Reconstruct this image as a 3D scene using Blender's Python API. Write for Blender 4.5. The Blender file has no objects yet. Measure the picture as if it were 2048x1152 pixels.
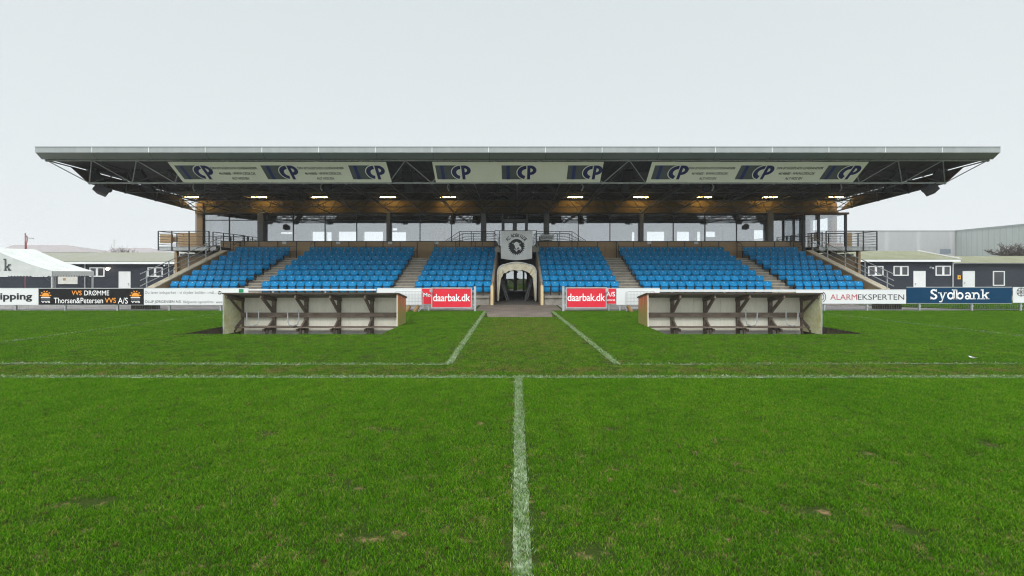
import bpy, bmesh, math, random
import numpy as np
from mathutils import Vector, Matrix, Euler

random.seed(7); np.random.seed(7)
R = math.radians
S = bpy.context.scene
COL = S.collection

# ------------------------------------------------------------------ camera, sky, sun, exposure
H, F, VX, VY = 1.65, 931.0, 1032.0, 545.0      # eye height, focal length and vanishing point measured on the photo
cam_d = bpy.data.cameras.new('camera'); cam = bpy.data.objects.new('camera', cam_d); COL.objects.link(cam)
cam.location = (0, 0, H); cam.rotation_euler = (R(90), 0, 0)
cam_d.sensor_width = 36.0; cam_d.lens = 36.0 * F / 2048
cam_d.shift_x = -(VX - 1024) / 2048; cam_d.shift_y = -(576 - VY) / 2048
cam_d.clip_end = 3000; cam_d.clip_start = 0.05
S.camera = cam

w = bpy.data.worlds.new('World'); S.world = w; w.use_nodes = True
nt = w.node_tree; nt.nodes.clear()
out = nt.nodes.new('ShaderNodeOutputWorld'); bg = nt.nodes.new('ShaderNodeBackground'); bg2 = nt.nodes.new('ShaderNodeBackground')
sky = nt.nodes.new('ShaderNodeTexSky'); sky.sky_type = 'NISHITA'; sky.sun_disc = False
sky.sun_elevation = R(48); sky.sun_rotation = R(192)
bg.inputs[1].default_value = 0.06
nt.links.new(sky.outputs[0], bg.inputs[0])
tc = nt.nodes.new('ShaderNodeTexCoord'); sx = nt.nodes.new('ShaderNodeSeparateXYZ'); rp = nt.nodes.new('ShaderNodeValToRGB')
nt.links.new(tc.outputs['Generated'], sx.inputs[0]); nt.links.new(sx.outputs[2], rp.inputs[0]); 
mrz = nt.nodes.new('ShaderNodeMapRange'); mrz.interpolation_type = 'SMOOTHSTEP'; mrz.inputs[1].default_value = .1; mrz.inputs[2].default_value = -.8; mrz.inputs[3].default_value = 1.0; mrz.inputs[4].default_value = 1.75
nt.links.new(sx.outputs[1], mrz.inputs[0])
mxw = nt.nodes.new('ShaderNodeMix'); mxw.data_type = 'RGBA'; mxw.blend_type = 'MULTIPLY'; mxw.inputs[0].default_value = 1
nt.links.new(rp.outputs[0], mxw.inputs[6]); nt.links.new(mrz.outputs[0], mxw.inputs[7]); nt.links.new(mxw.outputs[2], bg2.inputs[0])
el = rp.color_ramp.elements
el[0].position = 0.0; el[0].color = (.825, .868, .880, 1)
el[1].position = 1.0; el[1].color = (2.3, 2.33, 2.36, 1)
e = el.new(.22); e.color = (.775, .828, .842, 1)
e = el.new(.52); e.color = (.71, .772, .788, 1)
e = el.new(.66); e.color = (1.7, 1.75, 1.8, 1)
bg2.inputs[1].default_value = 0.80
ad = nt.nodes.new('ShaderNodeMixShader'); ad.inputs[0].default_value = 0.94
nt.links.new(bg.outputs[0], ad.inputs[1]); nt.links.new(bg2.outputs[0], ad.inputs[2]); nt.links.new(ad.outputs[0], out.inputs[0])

sun_d = bpy.data.lights.new('sun', 'SUN'); sun = bpy.data.objects.new('sun', sun_d); COL.objects.link(sun)
sun_d.energy = 1.5; sun_d.angle = R(40); sun_d.color = (1.0, .97, .93)
sun.rotation_euler = (R(42), 0, R(-12)); sun.location = (0, -10, 40)

S.view_settings.view_transform = 'Standard'; S.view_settings.look = 'None'
S.view_settings.exposure = 0.38; S.view_settings.gamma = 1.0
S.render.engine = 'CYCLES'
S.cycles.use_denoising = True
S.cycles.filter_width = 1.15
S.cycles.max_bounces = 8; S.cycles.diffuse_bounces = 3; S.cycles.glossy_bounces = 3
S.cycles.transparent_max_bounces = 16; S.cycles.volume_bounces = 0; S.cycles.transmission_bounces = 4
S.cycles.sample_clamp_indirect = 6.0

def PX(px, D): return (px - VX) * D / F
def PZ(py, D): return H - (py - VY) * D / F

# ------------------------------------------------------------------ materials
MATS = {}
def lin(c):
    return tuple(((v / 255) / 12.92 if v / 255 <= .04045 else ((v / 255 + .055) / 1.055) ** 2.4) for v in c)
def mat(name, col, rough=.7, var=.18, scale=4.0, stretch=(1, 1, 1), col2=None, mix_lo=.35, mix_hi=.7, bump=0.0, bscale=60, metal=0.0, spec=.35, fine=0.0):
    """principled material: base colour broken up by noise, optional second colour as wear, optional fine bump"""
    if name in MATS: return MATS[name]
    m = bpy.data.materials.new(name); m.use_nodes = True; t = m.node_tree
    b = t.nodes['Principled BSDF']; b.inputs['Roughness'].default_value = rough; b.inputs['Metallic'].default_value = metal
    b.inputs['Specular IOR Level'].default_value = spec
    tcn = t.nodes.new('ShaderNodeTexCoord'); mp = t.nodes.new('ShaderNodeMapping'); mp.inputs['Scale'].default_value = stretch
    t.links.new(tcn.outputs['Object'], mp.inputs[0])
    n = t.nodes.new('ShaderNodeTexNoise'); n.inputs['Scale'].default_value = scale; n.inputs['Detail'].default_value = 6; n.inputs['Roughness'].default_value = .65
    t.links.new(mp.outputs[0], n.inputs['Vector'])
    r = t.nodes.new('ShaderNodeValToRGB'); r.color_ramp.elements[0].position = mix_lo; r.color_ramp.elements[1].position = mix_hi
    c2 = col2 if col2 else tuple(min(1, v * (1 + var)) for v in col)
    c1 = col if col2 else tuple(v * (1 - var) for v in col)
    r.color_ramp.elements[0].color = (*c1, 1); r.color_ramp.elements[1].color = (*c2, 1)
    t.links.new(n.outputs[0], r.inputs[0])
    src = r.outputs[0]
    if fine:
        n2 = t.nodes.new('ShaderNodeTexNoise'); n2.inputs['Scale'].default_value = scale * 9; n2.inputs['Detail'].default_value = 3
        t.links.new(mp.outputs[0], n2.inputs['Vector'])
        mx = t.nodes.new('ShaderNodeMix'); mx.data_type = 'RGBA'; mx.blend_type = 'MULTIPLY'; mx.inputs[0].default_value = 1
        mr = t.nodes.new('ShaderNodeMapRange'); mr.inputs[1].default_value = .3; mr.inputs[2].default_value = .7; mr.inputs[3].default_value = 1 - fine; mr.inputs[4].default_value = 1 + fine
        t.links.new(n2.outputs[0], mr.inputs[0]); t.links.new(src, mx.inputs[6]); t.links.new(mr.outputs[0], mx.inputs[7]); src = mx.outputs[2]
    t.links.new(src, b.inputs['Base Color'])
    if bump:
        n3 = t.nodes.new('ShaderNodeTexNoise'); n3.inputs['Scale'].default_value = bscale; n3.inputs['Detail'].default_value = 4
        t.links.new(mp.outputs[0], n3.inputs['Vector'])
        bp = t.nodes.new('ShaderNodeBump'); bp.inputs['Strength'].default_value = bump; bp.inputs['Distance'].default_value = .02
        t.links.new(n3.outputs[0], bp.inputs['Height']); t.links.new(bp.outputs[0], b.inputs['Normal'])
    MATS[name] = m; return m

def emit(name, col, strength):
    m = bpy.data.materials.new(name); m.use_nodes = True
    b = m.node_tree.nodes['Principled BSDF']; b.inputs['Base Color'].default_value = (.8, .8, .8, 1)
    b.inputs['Emission Color'].default_value = (*col, 1); b.inputs['Emission Strength'].default_value = strength
    return m

def glass(name, refl=.28, tint=(.86, .89, .9)):
    m = bpy.data.materials.new(name); m.use_nodes = True; t = m.node_tree; t.nodes.clear()
    o = t.nodes.new('ShaderNodeOutputMaterial'); mx = t.nodes.new('ShaderNodeMixShader'); mx.inputs[0].default_value = refl
    tr = t.nodes.new('ShaderNodeBsdfTransparent'); tr.inputs[0].default_value = (*tint, 1)
    g = t.nodes.new('ShaderNodeBsdfGlossy'); g.inputs['Roughness'].default_value = .01; g.inputs['Color'].default_value = (.95, .97, 1, 1)
    t.links.new(tr.outputs[0], mx.inputs[1]); t.links.new(g.outputs[0], mx.inputs[2]); t.links.new(mx.outputs[0], o.inputs[0])
    return m

def brick_mat(name, c1, c2, mortar, bw, bh, msize=.012, rough=.85, scale=1.0, rot=0):
    m = bpy.data.materials.new(name); m.use_nodes = True; t = m.node_tree; b = t.nodes['Principled BSDF']
    b.inputs['Roughness'].default_value = rough
    tcn = t.nodes.new('ShaderNodeTexCoord'); mp = t.nodes.new('ShaderNodeMapping'); mp.inputs['Rotation'].default_value = (0, 0, R(rot))
    bk = t.nodes.new('ShaderNodeTexBrick'); bk.inputs['Color1'].default_value = (*c1, 1); bk.inputs['Color2'].default_value = (*c2, 1); bk.inputs['Mortar'].default_value = (*mortar, 1)
    bk.inputs['Scale'].default_value = scale; bk.inputs['Mortar Size'].default_value = msize; bk.inputs['Brick Width'].default_value = bw; bk.inputs['Row Height'].default_value = bh
    t.links.new(tcn.outputs['Object'], mp.inputs[0]); t.links.new(mp.outputs[0], bk.inputs[0])
    n = t.nodes.new('ShaderNodeTexNoise'); n.inputs['Scale'].default_value = 1.5; n.inputs['Detail'].default_value = 8; t.links.new(mp.outputs[0], n.inputs[0])
    mr = t.nodes.new('ShaderNodeMapRange'); mr.inputs[1].default_value = .3; mr.inputs[2].default_value = .7; mr.inputs[3].default_value = .65; mr.inputs[4].default_value = 1.25
    mx = t.nodes.new('ShaderNodeMix'); mx.data_type = 'RGBA'; mx.blend_type = 'MULTIPLY'; mx.inputs[0].default_value = 1
    t.links.new(n.outputs[0], mr.inputs[0]); t.links.new(bk.outputs[0], mx.inputs[6]); t.links.new(mr.outputs[0], mx.inputs[7]); t.links.new(mx.outputs[2], b.inputs['Base Color'])
    return m

def ribbed(name, c1, c2, period=.3, axis=0, rough=.6, var=.12):
    """profiled metal sheet: sharp seams every `period` along an axis, plus streaks"""
    m = bpy.data.materials.new(name); m.use_nodes = True; t = m.node_tree; b = t.nodes['Principled BSDF']; b.inputs['Roughness'].default_value = rough
    tcn = t.nodes.new('ShaderNodeTexCoord'); sp = t.nodes.new('ShaderNodeSeparateXYZ'); t.links.new(tcn.outputs['Object'], sp.inputs[0])
    d = t.nodes.new('ShaderNodeMath'); d.operation = 'DIVIDE'; d.inputs[1].default_value = period; t.links.new(sp.outputs[axis], d.inputs[0])
    fr = t.nodes.new('ShaderNodeMath'); fr.operation = 'FRACT'; t.links.new(d.outputs[0], fr.inputs[0])
    r = t.nodes.new('ShaderNodeValToRGB'); r.color_ramp.interpolation = 'LINEAR'
    r.color_ramp.elements[0].position = .0; r.color_ramp.elements[0].color = (*c2, 1); r.color_ramp.elements[1].position = .12; r.color_ramp.elements[1].color = (*c1, 1)
    e = r.color_ramp.elements.new(.9); e.color = (*c1, 1); e = r.color_ramp.elements.new(1.0); e.color = (*c2, 1)
    t.links.new(fr.outputs[0], r.inputs[0])
    mp = t.nodes.new('ShaderNodeMapping'); mp.inputs['Scale'].default_value = (2, 2, .25); t.links.new(tcn.outputs['Object'], mp.inputs[0])
    n = t.nodes.new('ShaderNodeTexNoise'); n.inputs['Scale'].default_value = 1.2; n.inputs['Detail'].default_value = 6; t.links.new(mp.outputs[0], n.inputs[0])
    mr = t.nodes.new('ShaderNodeMapRange'); mr.inputs[1].default_value = .3; mr.inputs[2].default_value = .7; mr.inputs[3].default_value = 1 - var; mr.inputs[4].default_value = 1 + var
    mx = t.nodes.new('ShaderNodeMix'); mx.data_type = 'RGBA'; mx.blend_type = 'MULTIPLY'; mx.inputs[0].default_value = 1
    t.links.new(n.outputs[0], mr.inputs[0]); t.links.new(r.outputs[0], mx.inputs[6]); t.links.new(mr.outputs[0], mx.inputs[7]); t.links.new(mx.outputs[2], b.inputs['Base Color'])
    return m

M = dict(
    ply_lifted=mat('shade_lifted_plywood', (.40, .285, .165), .75, scale=.9, stretch=(1, 1, 2.5), col2=(.31, .215, .12), mix_lo=.3, mix_hi=.72, fine=.08),  # the brown plywood lightened in colour, as if its shade were lifted
    text_dark=mat('lettering_dark_grey', (.05, .052, .058), .6, var=.05),
    ply_wall=mat('shaded_olive_plywood', (.20, .145, .065), .8, scale=.9, stretch=(1, 1, 2.5), col2=(.15, .105, .046), mix_lo=.3, mix_hi=.72, fine=.08, spec=.15),  # plywood darkened and yellowed in colour for shade between the lamp pools
    concrete_light=mat('pale_concrete', (.50, .49, .47), .9, scale=3, var=.15, fine=.1),
    concrete=mat('concrete', (.27, .25, .22), .9, scale=1.6, col2=(.14, .13, .105), mix_lo=.42, mix_hi=.75, bump=.3, fine=.15),
    step_concrete=mat('step_concrete', (.44, .39, .31), .9, scale=2.2, col2=(.26, .235, .19), mix_lo=.4, mix_hi=.75, bump=.3, fine=.15),
    nosing=mat('nosing', (.60, .54, .41), .85, scale=3, col2=(.3, .27, .2), mix_lo=.4, mix_hi=.8),
    ply=mat('brown_plywood', (.255, .18, .105), .75, scale=.9, stretch=(1, 1, 2.5), col2=(.20, .135, .074), mix_lo=.3, mix_hi=.72, fine=.08),
    ply_dark=mat('dark_brown_plywood', (.12, .07, .04), .75, scale=1.2, var=.2, fine=.1),
    deck=mat('dark_roof_deck', (.036, .036, .036), .85, scale=1.3, var=.2, spec=.1),
    fascia=mat('grey_roof_fascia', (.30, .325, .325), .5, scale=1.2, stretch=(2.5, 1, .4), var=.07, metal=.0, fine=.03),
    soffit=mat('grey_soffit_sheet', (.27, .31, .29), .55, scale=.8, var=.06),
    joint=mat('pale_joint', (.75, .78, .78), .5, var=.05),
    darkgap=mat('dark_gap', (.03, .03, .03), .8, var=.1),
    tube=mat('galvanised_tube', (.36, .38, .37), .45, scale=5, var=.2, metal=.35),
    tube_shaded=mat('shaded_galvanised_tube', (.10, .10, .095), .5, scale=5, var=.2, metal=.3),  # the same tube darkened in colour for shade under the roof
    frame_grey=mat('grey_window_frame', (.12, .125, .13), .5, var=.1),
    frame_dark=mat('dark_window_frame', (.045, .048, .05), .5, var=.1),
    rail=mat('dark_steel_rail', (.05, .053, .055), .5, var=.2, metal=.2),
    galv=mat('galvanised_steel', (.42, .44, .44), .5, scale=6, var=.18, metal=.3, fine=.06),
    wire=mat('fence_wire', (.24, .25, .25), .5, var=.1, metal=.3),
    blue=mat('blue_seat_plastic', (.001, .195, .44), .45, scale=9, var=.14, spec=.13),
    blue_fade=mat('faded_blue_seat_plastic', (.010, .20, .52), .46, scale=9, var=.18, spec=.45),
    black=mat('black_metal', (.018, .018, .02), .55, var=.2),
    tag_white=mat('white_tag', (.8, .8, .8), .5, var=.03),
    room=mat('room_wall', (.38, .39, .40), .9, var=.05),
    room_dark=mat('room_ceiling', (.18, .18, .18), .9, var=.1),
    blind=mat('mauve_blind', (.50, .46, .52), .9, var=.05),
    white_board=mat('white_board', (.68, .70, .70), .45, scale=1.5, stretch=(1, 1, 3), var=.03, fine=.02),
    black_board=mat('black_board', (.014, .014, .014), .45, var=.15, spec=.12),
    navy_board=mat('navy_board', (.0015, .040, .095), .45, var=.08, spec=.12),
    red_board=mat('red_board', (.66, .03, .05), .45, scale=2, var=.08, spec=.2),
    red_dark=mat('dark_red', (.3, .02, .04), .5, var=.1),
    text_white=mat('lettering_white', (.85, .85, .85), .5, var=.02),
    text_black=mat('lettering_black', (.015, .016, .02), .5, var=.05),
    text_grey=mat('lettering_grey', (.12, .13, .15), .5, var=.05),
    text_orange=mat('lettering_orange', (.82, .32, .045), .5, var=.04),
    text_red=mat('lettering_red', (.42, .05, .07), .5, var=.05),
    text_navy=mat('lettering_navy', (.012, .022, .11), .55, var=.1),
    stripe_blue=mat('logo_stripe_blue', (.018, .035, .15), .55, var=.1),
    logo_grey=mat('logo_grey', (.085, .105, .105), .6, scale=6, var=.08),
    banner=mat('banner_cream', (.86, .88, .73), .7, scale=1.4, stretch=(1, 1, 1), col2=(.80, .82, .66), mix_lo=.3, mix_hi=.8, fine=.02),
    cloth=mat('flag_cloth', (.86, .88, .88), .9, scale=2.2, col2=(.68, .72, .72), mix_lo=.35, mix_hi=.75),
    canvas=mat('cream_canvas', (.82, .77, .60), .85, scale=3.0, col2=(.60, .53, .36), mix_lo=.4, mix_hi=.75, bump=.4, bscale=14),
    cream_wood=mat('cream_wood', (.62, .50, .29), .8, scale=2.5, stretch=(4, 4, .6), col2=(.42, .30, .15), mix_lo=.4, mix_hi=.8),
    tarmac=mat('dark_paving', (.07, .065, .06), .9, scale=3, var=.25, fine=.2),
    dug_white=mat('dugout_white_panel', (.84, .81, .69), .7, scale=1.3, stretch=(5, 1, .8), col2=(.73, .70, .57), mix_lo=.35, mix_hi=.8, fine=.05),
    dug_inner=mat('mossy_pale_panel', (.54, .55, .35), .8, scale=1.6, col2=(.36, .33, .13), mix_lo=.38, mix_hi=.72, fine=.12),
    
    old_wood=mat('weathered_grey_wood', (.20, .16, .125), .9, scale=3, stretch=(1.2, 6, 6), col2=(.07, .055, .042), mix_lo=.35, mix_hi=.72, bump=.4, bscale=30, fine=.2),
    dark_wood=mat('dark_damp_wood', (.075, .055, .040), .9, scale=3, stretch=(5, 5, 1), col2=(.035, .026, .018), mix_lo=.35, mix_hi=.72, bump=.4, bscale=30, fine=.2),
    mossy_wood=mat('mossy_plank', (.06, .052, .024), .9, scale=2, stretch=(6, 6, 1), col2=(.025, .018, .010), mix_lo=.35, mix_hi=.65, fine=.3),
    roof_felt=mat('dugout_roof_felt', (.22, .22, .19), .9, scale=2, col2=(.12, .12, .08), mix_lo=.4, mix_hi=.8, fine=.1),
    dug_ceiling=mat('dugout_roof_boards', (.12, .125, .085), .85, scale=2, stretch=(1, 8, 1), col2=(.055, .06, .032), mix_lo=.4, mix_hi=.75),
    pit_floor=mat('grey_gravel', (.23, .22, .21), .95, scale=5, var=.2, fine=.3),
    barrack=mat('dark_slate_boarding', (.030, .036, .047), .8, scale=2, stretch=(1, 1, 5), var=.2, spec=.15),
    white_paint=mat('white_paint', (.66, .68, .67), .5, scale=2, var=.04),
    felt=mat('mossy_roof_felt', (.21, .215, .19), .95, scale=.8, stretch=(1, .5, 1), col2=(.19, .20, .14), mix_lo=.35, mix_hi=.7, fine=.1),
    felt_moss=mat('greener_roof_felt', (.19, .20, .14), .95, scale=.8, stretch=(1, .5, 1), col2=(.135, .145, .075), mix_lo=.35, mix_hi=.7, fine=.12),
    win_dark=mat('dark_window_glass', (.035, .038, .045), .12, var=.2, spec=.6),
    tent=mat('white_tent_canvas', (.50, .53, .51), .8, scale=1.1, col2=(.40, .425, .40), mix_lo=.35, mix_hi=.75, bump=.5, bscale=2.5, spec=.15),
    poster=mat('pale_poster', (.55, .55, .50), .8, scale=5, var=.1),
    yellow=mat('yellow_sign', (.75, .40, .03), .6, var=.05),
    brick_house=mat('pale_house_wall', (.5, .44, .4), .9, var=.08),
    red_roof=mat('hazed_red_tiles', (.245, .222, .222), .9, scale=.6, var=.1),  # red tiles paled and greyed in colour to stand in for haze
    warehouse2=mat('window_blue_grey', (.16, .20, .23), .4, var=.1),
    bark=mat('bark', (.07, .055, .045), .9, scale=6, var=.3),
    paint_red=mat('faded_red_paint', (.24, .07, .075), .7, var=.15),
    leaf=mat('dead_leaf', (.16, .085, .03), .85, scale=20, var=.4),
    paper=mat('white_paper', (.6, .6, .6), .8, var=.03),
    paint_line=mat('line_paint', (.26, .33, .22), .9, scale=8, col2=(.05, .08, .02), mix_lo=.35, mix_hi=.62, spec=.03),
    green_sticker=mat('green_sticker', (.01, .25, .10), .5, var=.05),
    timber=mat('pale_timber', (.36, .26, .15), .85, scale=3, stretch=(1, 1, 6), col2=(.25, .17, .09), mix_lo=.35, mix_hi=.75),
    log_cut=mat('cut_log', (.30, .19, .085), .85, scale=8, col2=(.17, .10, .04), mix_lo=.35, mix_hi=.7),
    terracotta=mat('terracotta_boards', (.42, .22, .13), .8, var=.12),
)
def moss_up(name, top, moss, z0, z1):
    m = mat(name, top, .85, scale=2.2, stretch=(2, 2, .7), var=.25, fine=.2); t = m.node_tree; b = t.nodes['Principled BSDF']
    src = b.inputs['Base Color'].links[0].from_socket
    tcn = t.nodes.new('ShaderNodeTexCoord'); sp = t.nodes.new('ShaderNodeSeparateXYZ'); t.links.new(tcn.outputs['Object'], sp.inputs[0])
    n = t.nodes.new('ShaderNodeTexNoise'); n.inputs['Scale'].default_value = 4; n.inputs['Detail'].default_value = 6; t.links.new(tcn.outputs['Object'], n.inputs[0])
    ma = t.nodes.new('ShaderNodeMath'); ma.operation = 'MULTIPLY_ADD'; ma.inputs[1].default_value = .9; t.links.new(n.outputs[0], ma.inputs[0]); t.links.new(sp.outputs[2], ma.inputs[2])
    mr = t.nodes.new('ShaderNodeMapRange'); mr.inputs[1].default_value = z0; mr.inputs[2].default_value = z1; t.links.new(ma.outputs[0], mr.inputs[0])
    mx = t.nodes.new('ShaderNodeMix'); mx.data_type = 'RGBA'; mx.inputs[6].default_value = (*moss, 1)
    t.links.new(mr.outputs[0], mx.inputs[0]); t.links.new(src, mx.inputs[7]); t.links.new(mx.outputs[2], b.inputs['Base Color']); return m
def vary(m, amt):
    t = m.node_tree; b = t.nodes['Principled BSDF']; src = b.inputs['Base Color'].links[0].from_socket
    oi = t.nodes.new('ShaderNodeObjectInfo'); mr = t.nodes.new('ShaderNodeMapRange'); mr.inputs[3].default_value = 1 - amt; mr.inputs[4].default_value = 1 + amt
    mx = t.nodes.new('ShaderNodeMix'); mx.data_type = 'RGBA'; mx.blend_type = 'MULTIPLY'; mx.inputs[0].default_value = 1
    t.links.new(oi.outputs['Random'], mr.inputs[0]); t.links.new(src, mx.inputs[6]); t.links.new(mr.outputs[0], mx.inputs[7]); t.links.new(mx.outputs[2], b.inputs['Base Color'])
vary(M['blue'], .13)
M['dug_orange'] = moss_up('weathered_orange_panel', (.46, .15, .075), (.24, .21, .06), .78, 1.25)
G = glass('facade_glass', .165, (.93, .95, .96))
G_clear = glass('clear_glass', .14, (.93, .95, .96))
G_door = glass('door_glass', .30, (.6, .64, .62))
PAVER = brick_mat('grey_pavers', (.26, .25, .25), (.22, .21, .205), (.12, .115, .11), .4, .2, .015, .85, 1.0, 32)
PATH = brick_mat('brown_path_pavers', (.155, .125, .10), (.12, .098, .08), (.075, .065, .05), .21, .105, .01)
SHEET = ribbed('grey_wall_sheet', (.33, .34, .345), (.40, .41, .415), 6.1, 0, .6, .05)
SHEET2 = ribbed('green_grey_profiled_sheet', (.40, .44, .425), (.30, .335, .325), 1.0, 1, .6, .06)
DECKR = ribbed('dark_corrugated_deck', (.055, .054, .052), (.022, .022, .022), .345, 0, .8, .15)
ROOF_METAL = mat('roof_top_sheet', (.35, .37, .37), .6, var=.08)

# ------------------------------------------------------------------ mesh builder
BASE = {}     # world location of every empty / thing, so that children can be built in world coordinates
class MB:
    def __init__(s): s.v = []; s.f = []; s.m = []; s.mats = []
    def mi(s, m):
        if m not in s.mats: s.mats.append(m)
        return s.mats.index(m)
    def face(s, pts, m):
        i = len(s.v); s.v += [tuple(p) for p in pts]; s.f.append(tuple(range(i, i + len(pts)))); s.m.append(s.mi(m))
    def raw(s, verts, faces, m):
        i = len(s.v); s.v += [tuple(p) for p in verts]; k = s.mi(m)
        for f in faces: s.f.append(tuple(a + i for a in f)); s.m.append(k)
    def box(s, x0, x1, y0, y1, z0, z1, m):
        v = [(x, y, z) for z in (z0, z1) for y in (y0, y1) for x in (x0, x1)]
        s.raw(v, [(0, 2, 3, 1), (4, 5, 7, 6), (0, 1, 5, 4), (2, 6, 7, 3), (0, 4, 6, 2), (1, 3, 7, 5)], m)
    def bar(s, a, b, wx, wz, m, up=(0, 0, 1)):
        """rectangular bar from a to b, wx wide sideways, wz deep along `up`"""
        a = Vector(a); b = Vector(b); d = (b - a).normalized(); u = Vector(up)
        if abs(d.dot(u)) > .98: u = Vector((0, 1, 0))
        sd = d.cross(u).normalized(); u = sd.cross(d).normalized()
        v = []
        for p in (a, b):
            for q in ((-1, -1), (1, -1), (1, 1), (-1, 1)): v.append(p + sd * q[0] * wx / 2 + u * q[1] * wz / 2)
        s.raw(v, [(0, 1, 2, 3), (7, 6, 5, 4), (0, 4, 5, 1), (1, 5, 6, 2), (2, 6, 7, 3), (3, 7, 4, 0)], m)
    def tube(s, a, b, r, m, n=6, r2=None, caps=True):
        a = Vector(a); b = Vector(b); d = (b - a)
        if d.length < 1e-6: return
        d.normalize(); u = Vector((0, 0, 1)) if abs(d.z) < .95 else Vector((1, 0, 0))
        p = d.cross(u).normalized(); q = d.cross(p); r2 = r if r2 is None else r2
        v = []
        for c, rr in ((a, r), (b, r2)):
            for k in range(n):
                t = 2 * math.pi * k / n; v.append(c + p * math.cos(t) * rr + q * math.sin(t) * rr)
        f = [(k, (k + 1) % n, n + (k + 1) % n, n + k) for k in range(n)]
        if caps: f += [tuple(range(n))[::-1], tuple(range(n, 2 * n))]
        s.raw(v, f, m)
    def path(s, pts, r, m, n=6):
        for a, b in zip(pts[:-1], pts[1:]): s.tube(a, b, r, m, n)
    def ball(s, c, r, m, n=8, k=5):
        v = []; f = []
        for i in range(k + 1):
            t = math.pi * i / k
            for j in range(n):
                a = 2 * math.pi * j / n; v.append((c[0] + r * math.sin(t) * math.cos(a), c[1] + r * math.sin(t) * math.sin(a), c[2] + r * math.cos(t)))
        for i in range(k):
            for j in range(n): f.append((i * n + j, (i + 1) * n + j, (i + 1) * n + (j + 1) % n, i * n + (j + 1) % n))
        s.raw(v, f, m)
    def prism(s, poly, x0, x1, m, axis='x'):
        """polygon given in (y,z) (axis x), (x,z) (axis y) or (x,y) (axis z), extruded from x0 to x1"""
        def P(t, q): return {'x': (t, q[0], q[1]), 'y': (q[0], t, q[1]), 'z': (q[0], q[1], t)}[axis]
        n = len(poly); v = [P(x0, q) for q in poly] + [P(x1, q) for q in poly]
        f = [tuple(range(n))[::-1], tuple(range(n, 2 * n))] + [(k, (k + 1) % n, n + (k + 1) % n, n + k) for k in range(n)]
        s.raw(v, f, m)
    def grid(s, fn, nu, nv, m):
        v = [fn(i / nu, j / nv) for j in range(nv + 1) for i in range(nu + 1)]
        f = [(j * (nu + 1) + i, j * (nu + 1) + i + 1, (j + 1) * (nu + 1) + i + 1, (j + 1) * (nu + 1) + i) for j in range(nv) for i in range(nu)]
        s.raw(v, f, m)
    def build(s, name, parent=None, smooth=False, loc=None, fixn=True):
        me = bpy.data.meshes.new(name)
        o = bpy.data.objects.new(name, me); COL.objects.link(o)
        base = Vector((0, 0, 0))
        if parent is not None:
            o.parent = parent; base = BASE.get(parent, Vector((0, 0, 0)))
            BASE[o] = base
        elif loc is not None:
            o.location = loc; base = Vector(loc); BASE[o] = base
        else: BASE[o] = base
        vs = [(p[0] - base[0], p[1] - base[1], p[2] - base[2]) for p in s.v]
        me.from_pydata(vs, [], s.f)
        for m_ in s.mats: me.materials.append(m_)
        me.polygons.foreach_set('material_index', s.m)
        if fixn:
            bm = bmesh.new(); bm.from_mesh(me); bmesh.ops.recalc_face_normals(bm, faces=bm.faces); bm.to_mesh(me); bm.free()
        if smooth: me.polygons.foreach_set('use_smooth', [True] * len(me.polygons))
        me.update(); return o

def tag(o, label, cat, group=None, kind=None):
    o['label'] = label; o['category'] = cat
    if group: o['group'] = group
    if kind: o['kind'] = kind
    return o
def thing(name, label, cat, loc=(0, 0, 0), group=None):
    o = bpy.data.objects.new(name, None); COL.objects.link(o); o.empty_display_size = .2
    o.location = loc; BASE[o] = Vector(loc); return tag(o, label, cat, group)
def structure(o): o['kind'] = 'structure'; return o
def part_label(o, s): o['label'] = s; return o

# ------------------------------------------------------------------ lettering
_tcache = {}
def text_tris(s, bold=0.0, shear=0.0, space=1.0):
    k = (s, bold, shear, space)
    if k in _tcache: return _tcache[k]
    cu = bpy.data.curves.new('t', 'FONT'); cu.body = s; cu.offset = bold; cu.shear = shear; cu.space_character = space; cu.resolution_u = 4; cu.fill_mode = 'FRONT'
    o = bpy.data.objects.new('t', cu); COL.objects.link(o); bpy.context.view_layer.update()
    me = bpy.data.meshes.new_from_object(o.evaluated_get(bpy.context.evaluated_depsgraph_get()))
    v = np.array([tuple(q.co) for q in me.vertices]); f = [tuple(p.vertices) for p in me.polygons]
    bpy.data.objects.remove(o); bpy.data.curves.remove(cu); bpy.data.meshes.remove(me)
    _tcache[k] = (v, f); return v, f
def put_text(mb, s, m, plane, u0, u1, v0, v1, bold=0.0, shear=0.0, space=1.0):
    """fit the word's own bounding box to u0..u1, v0..v1 of a plane function (u,v)->xyz"""
    v, f = text_tris(s, bold, shear, space)
    lo = v.min(0); hi = v.max(0)
    uu = u0 + (v[:, 0] - lo[0]) / (hi[0] - lo[0]) * (u1 - u0); vv = v0 + (v[:, 1] - lo[1]) / (hi[1] - lo[1]) * (v1 - v0)
    mb.raw([plane(a, b) for a, b in zip(uu, vv)], f, m)
def vplane(y): return lambda u, v: (u, y, v)
def arc_pts(cx, cy, r, a0, a1, n): return [(cx + r * math.cos(R(a0 + (a1 - a0) * k / n)), cy + r * math.sin(R(a0 + (a1 - a0) * k / n))) for k in range(n + 1)]
def ring(mb, m, plane, cx, cy, ro, ri, a0, a1, n=16, sq=1.0):
    o = arc_pts(0, 0, ro, a0, a1, n); i = arc_pts(0, 0, ri, a0, a1, n)
    for k in range(n):
        mb.face([plane(cx + q[0] * sq, cy + q[1]) for q in (o[k], o[k + 1], i[k + 1], i[k])], m)
def poly(mb, m, plane, pts): mb.face([plane(*p) for p in pts], m)

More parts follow.
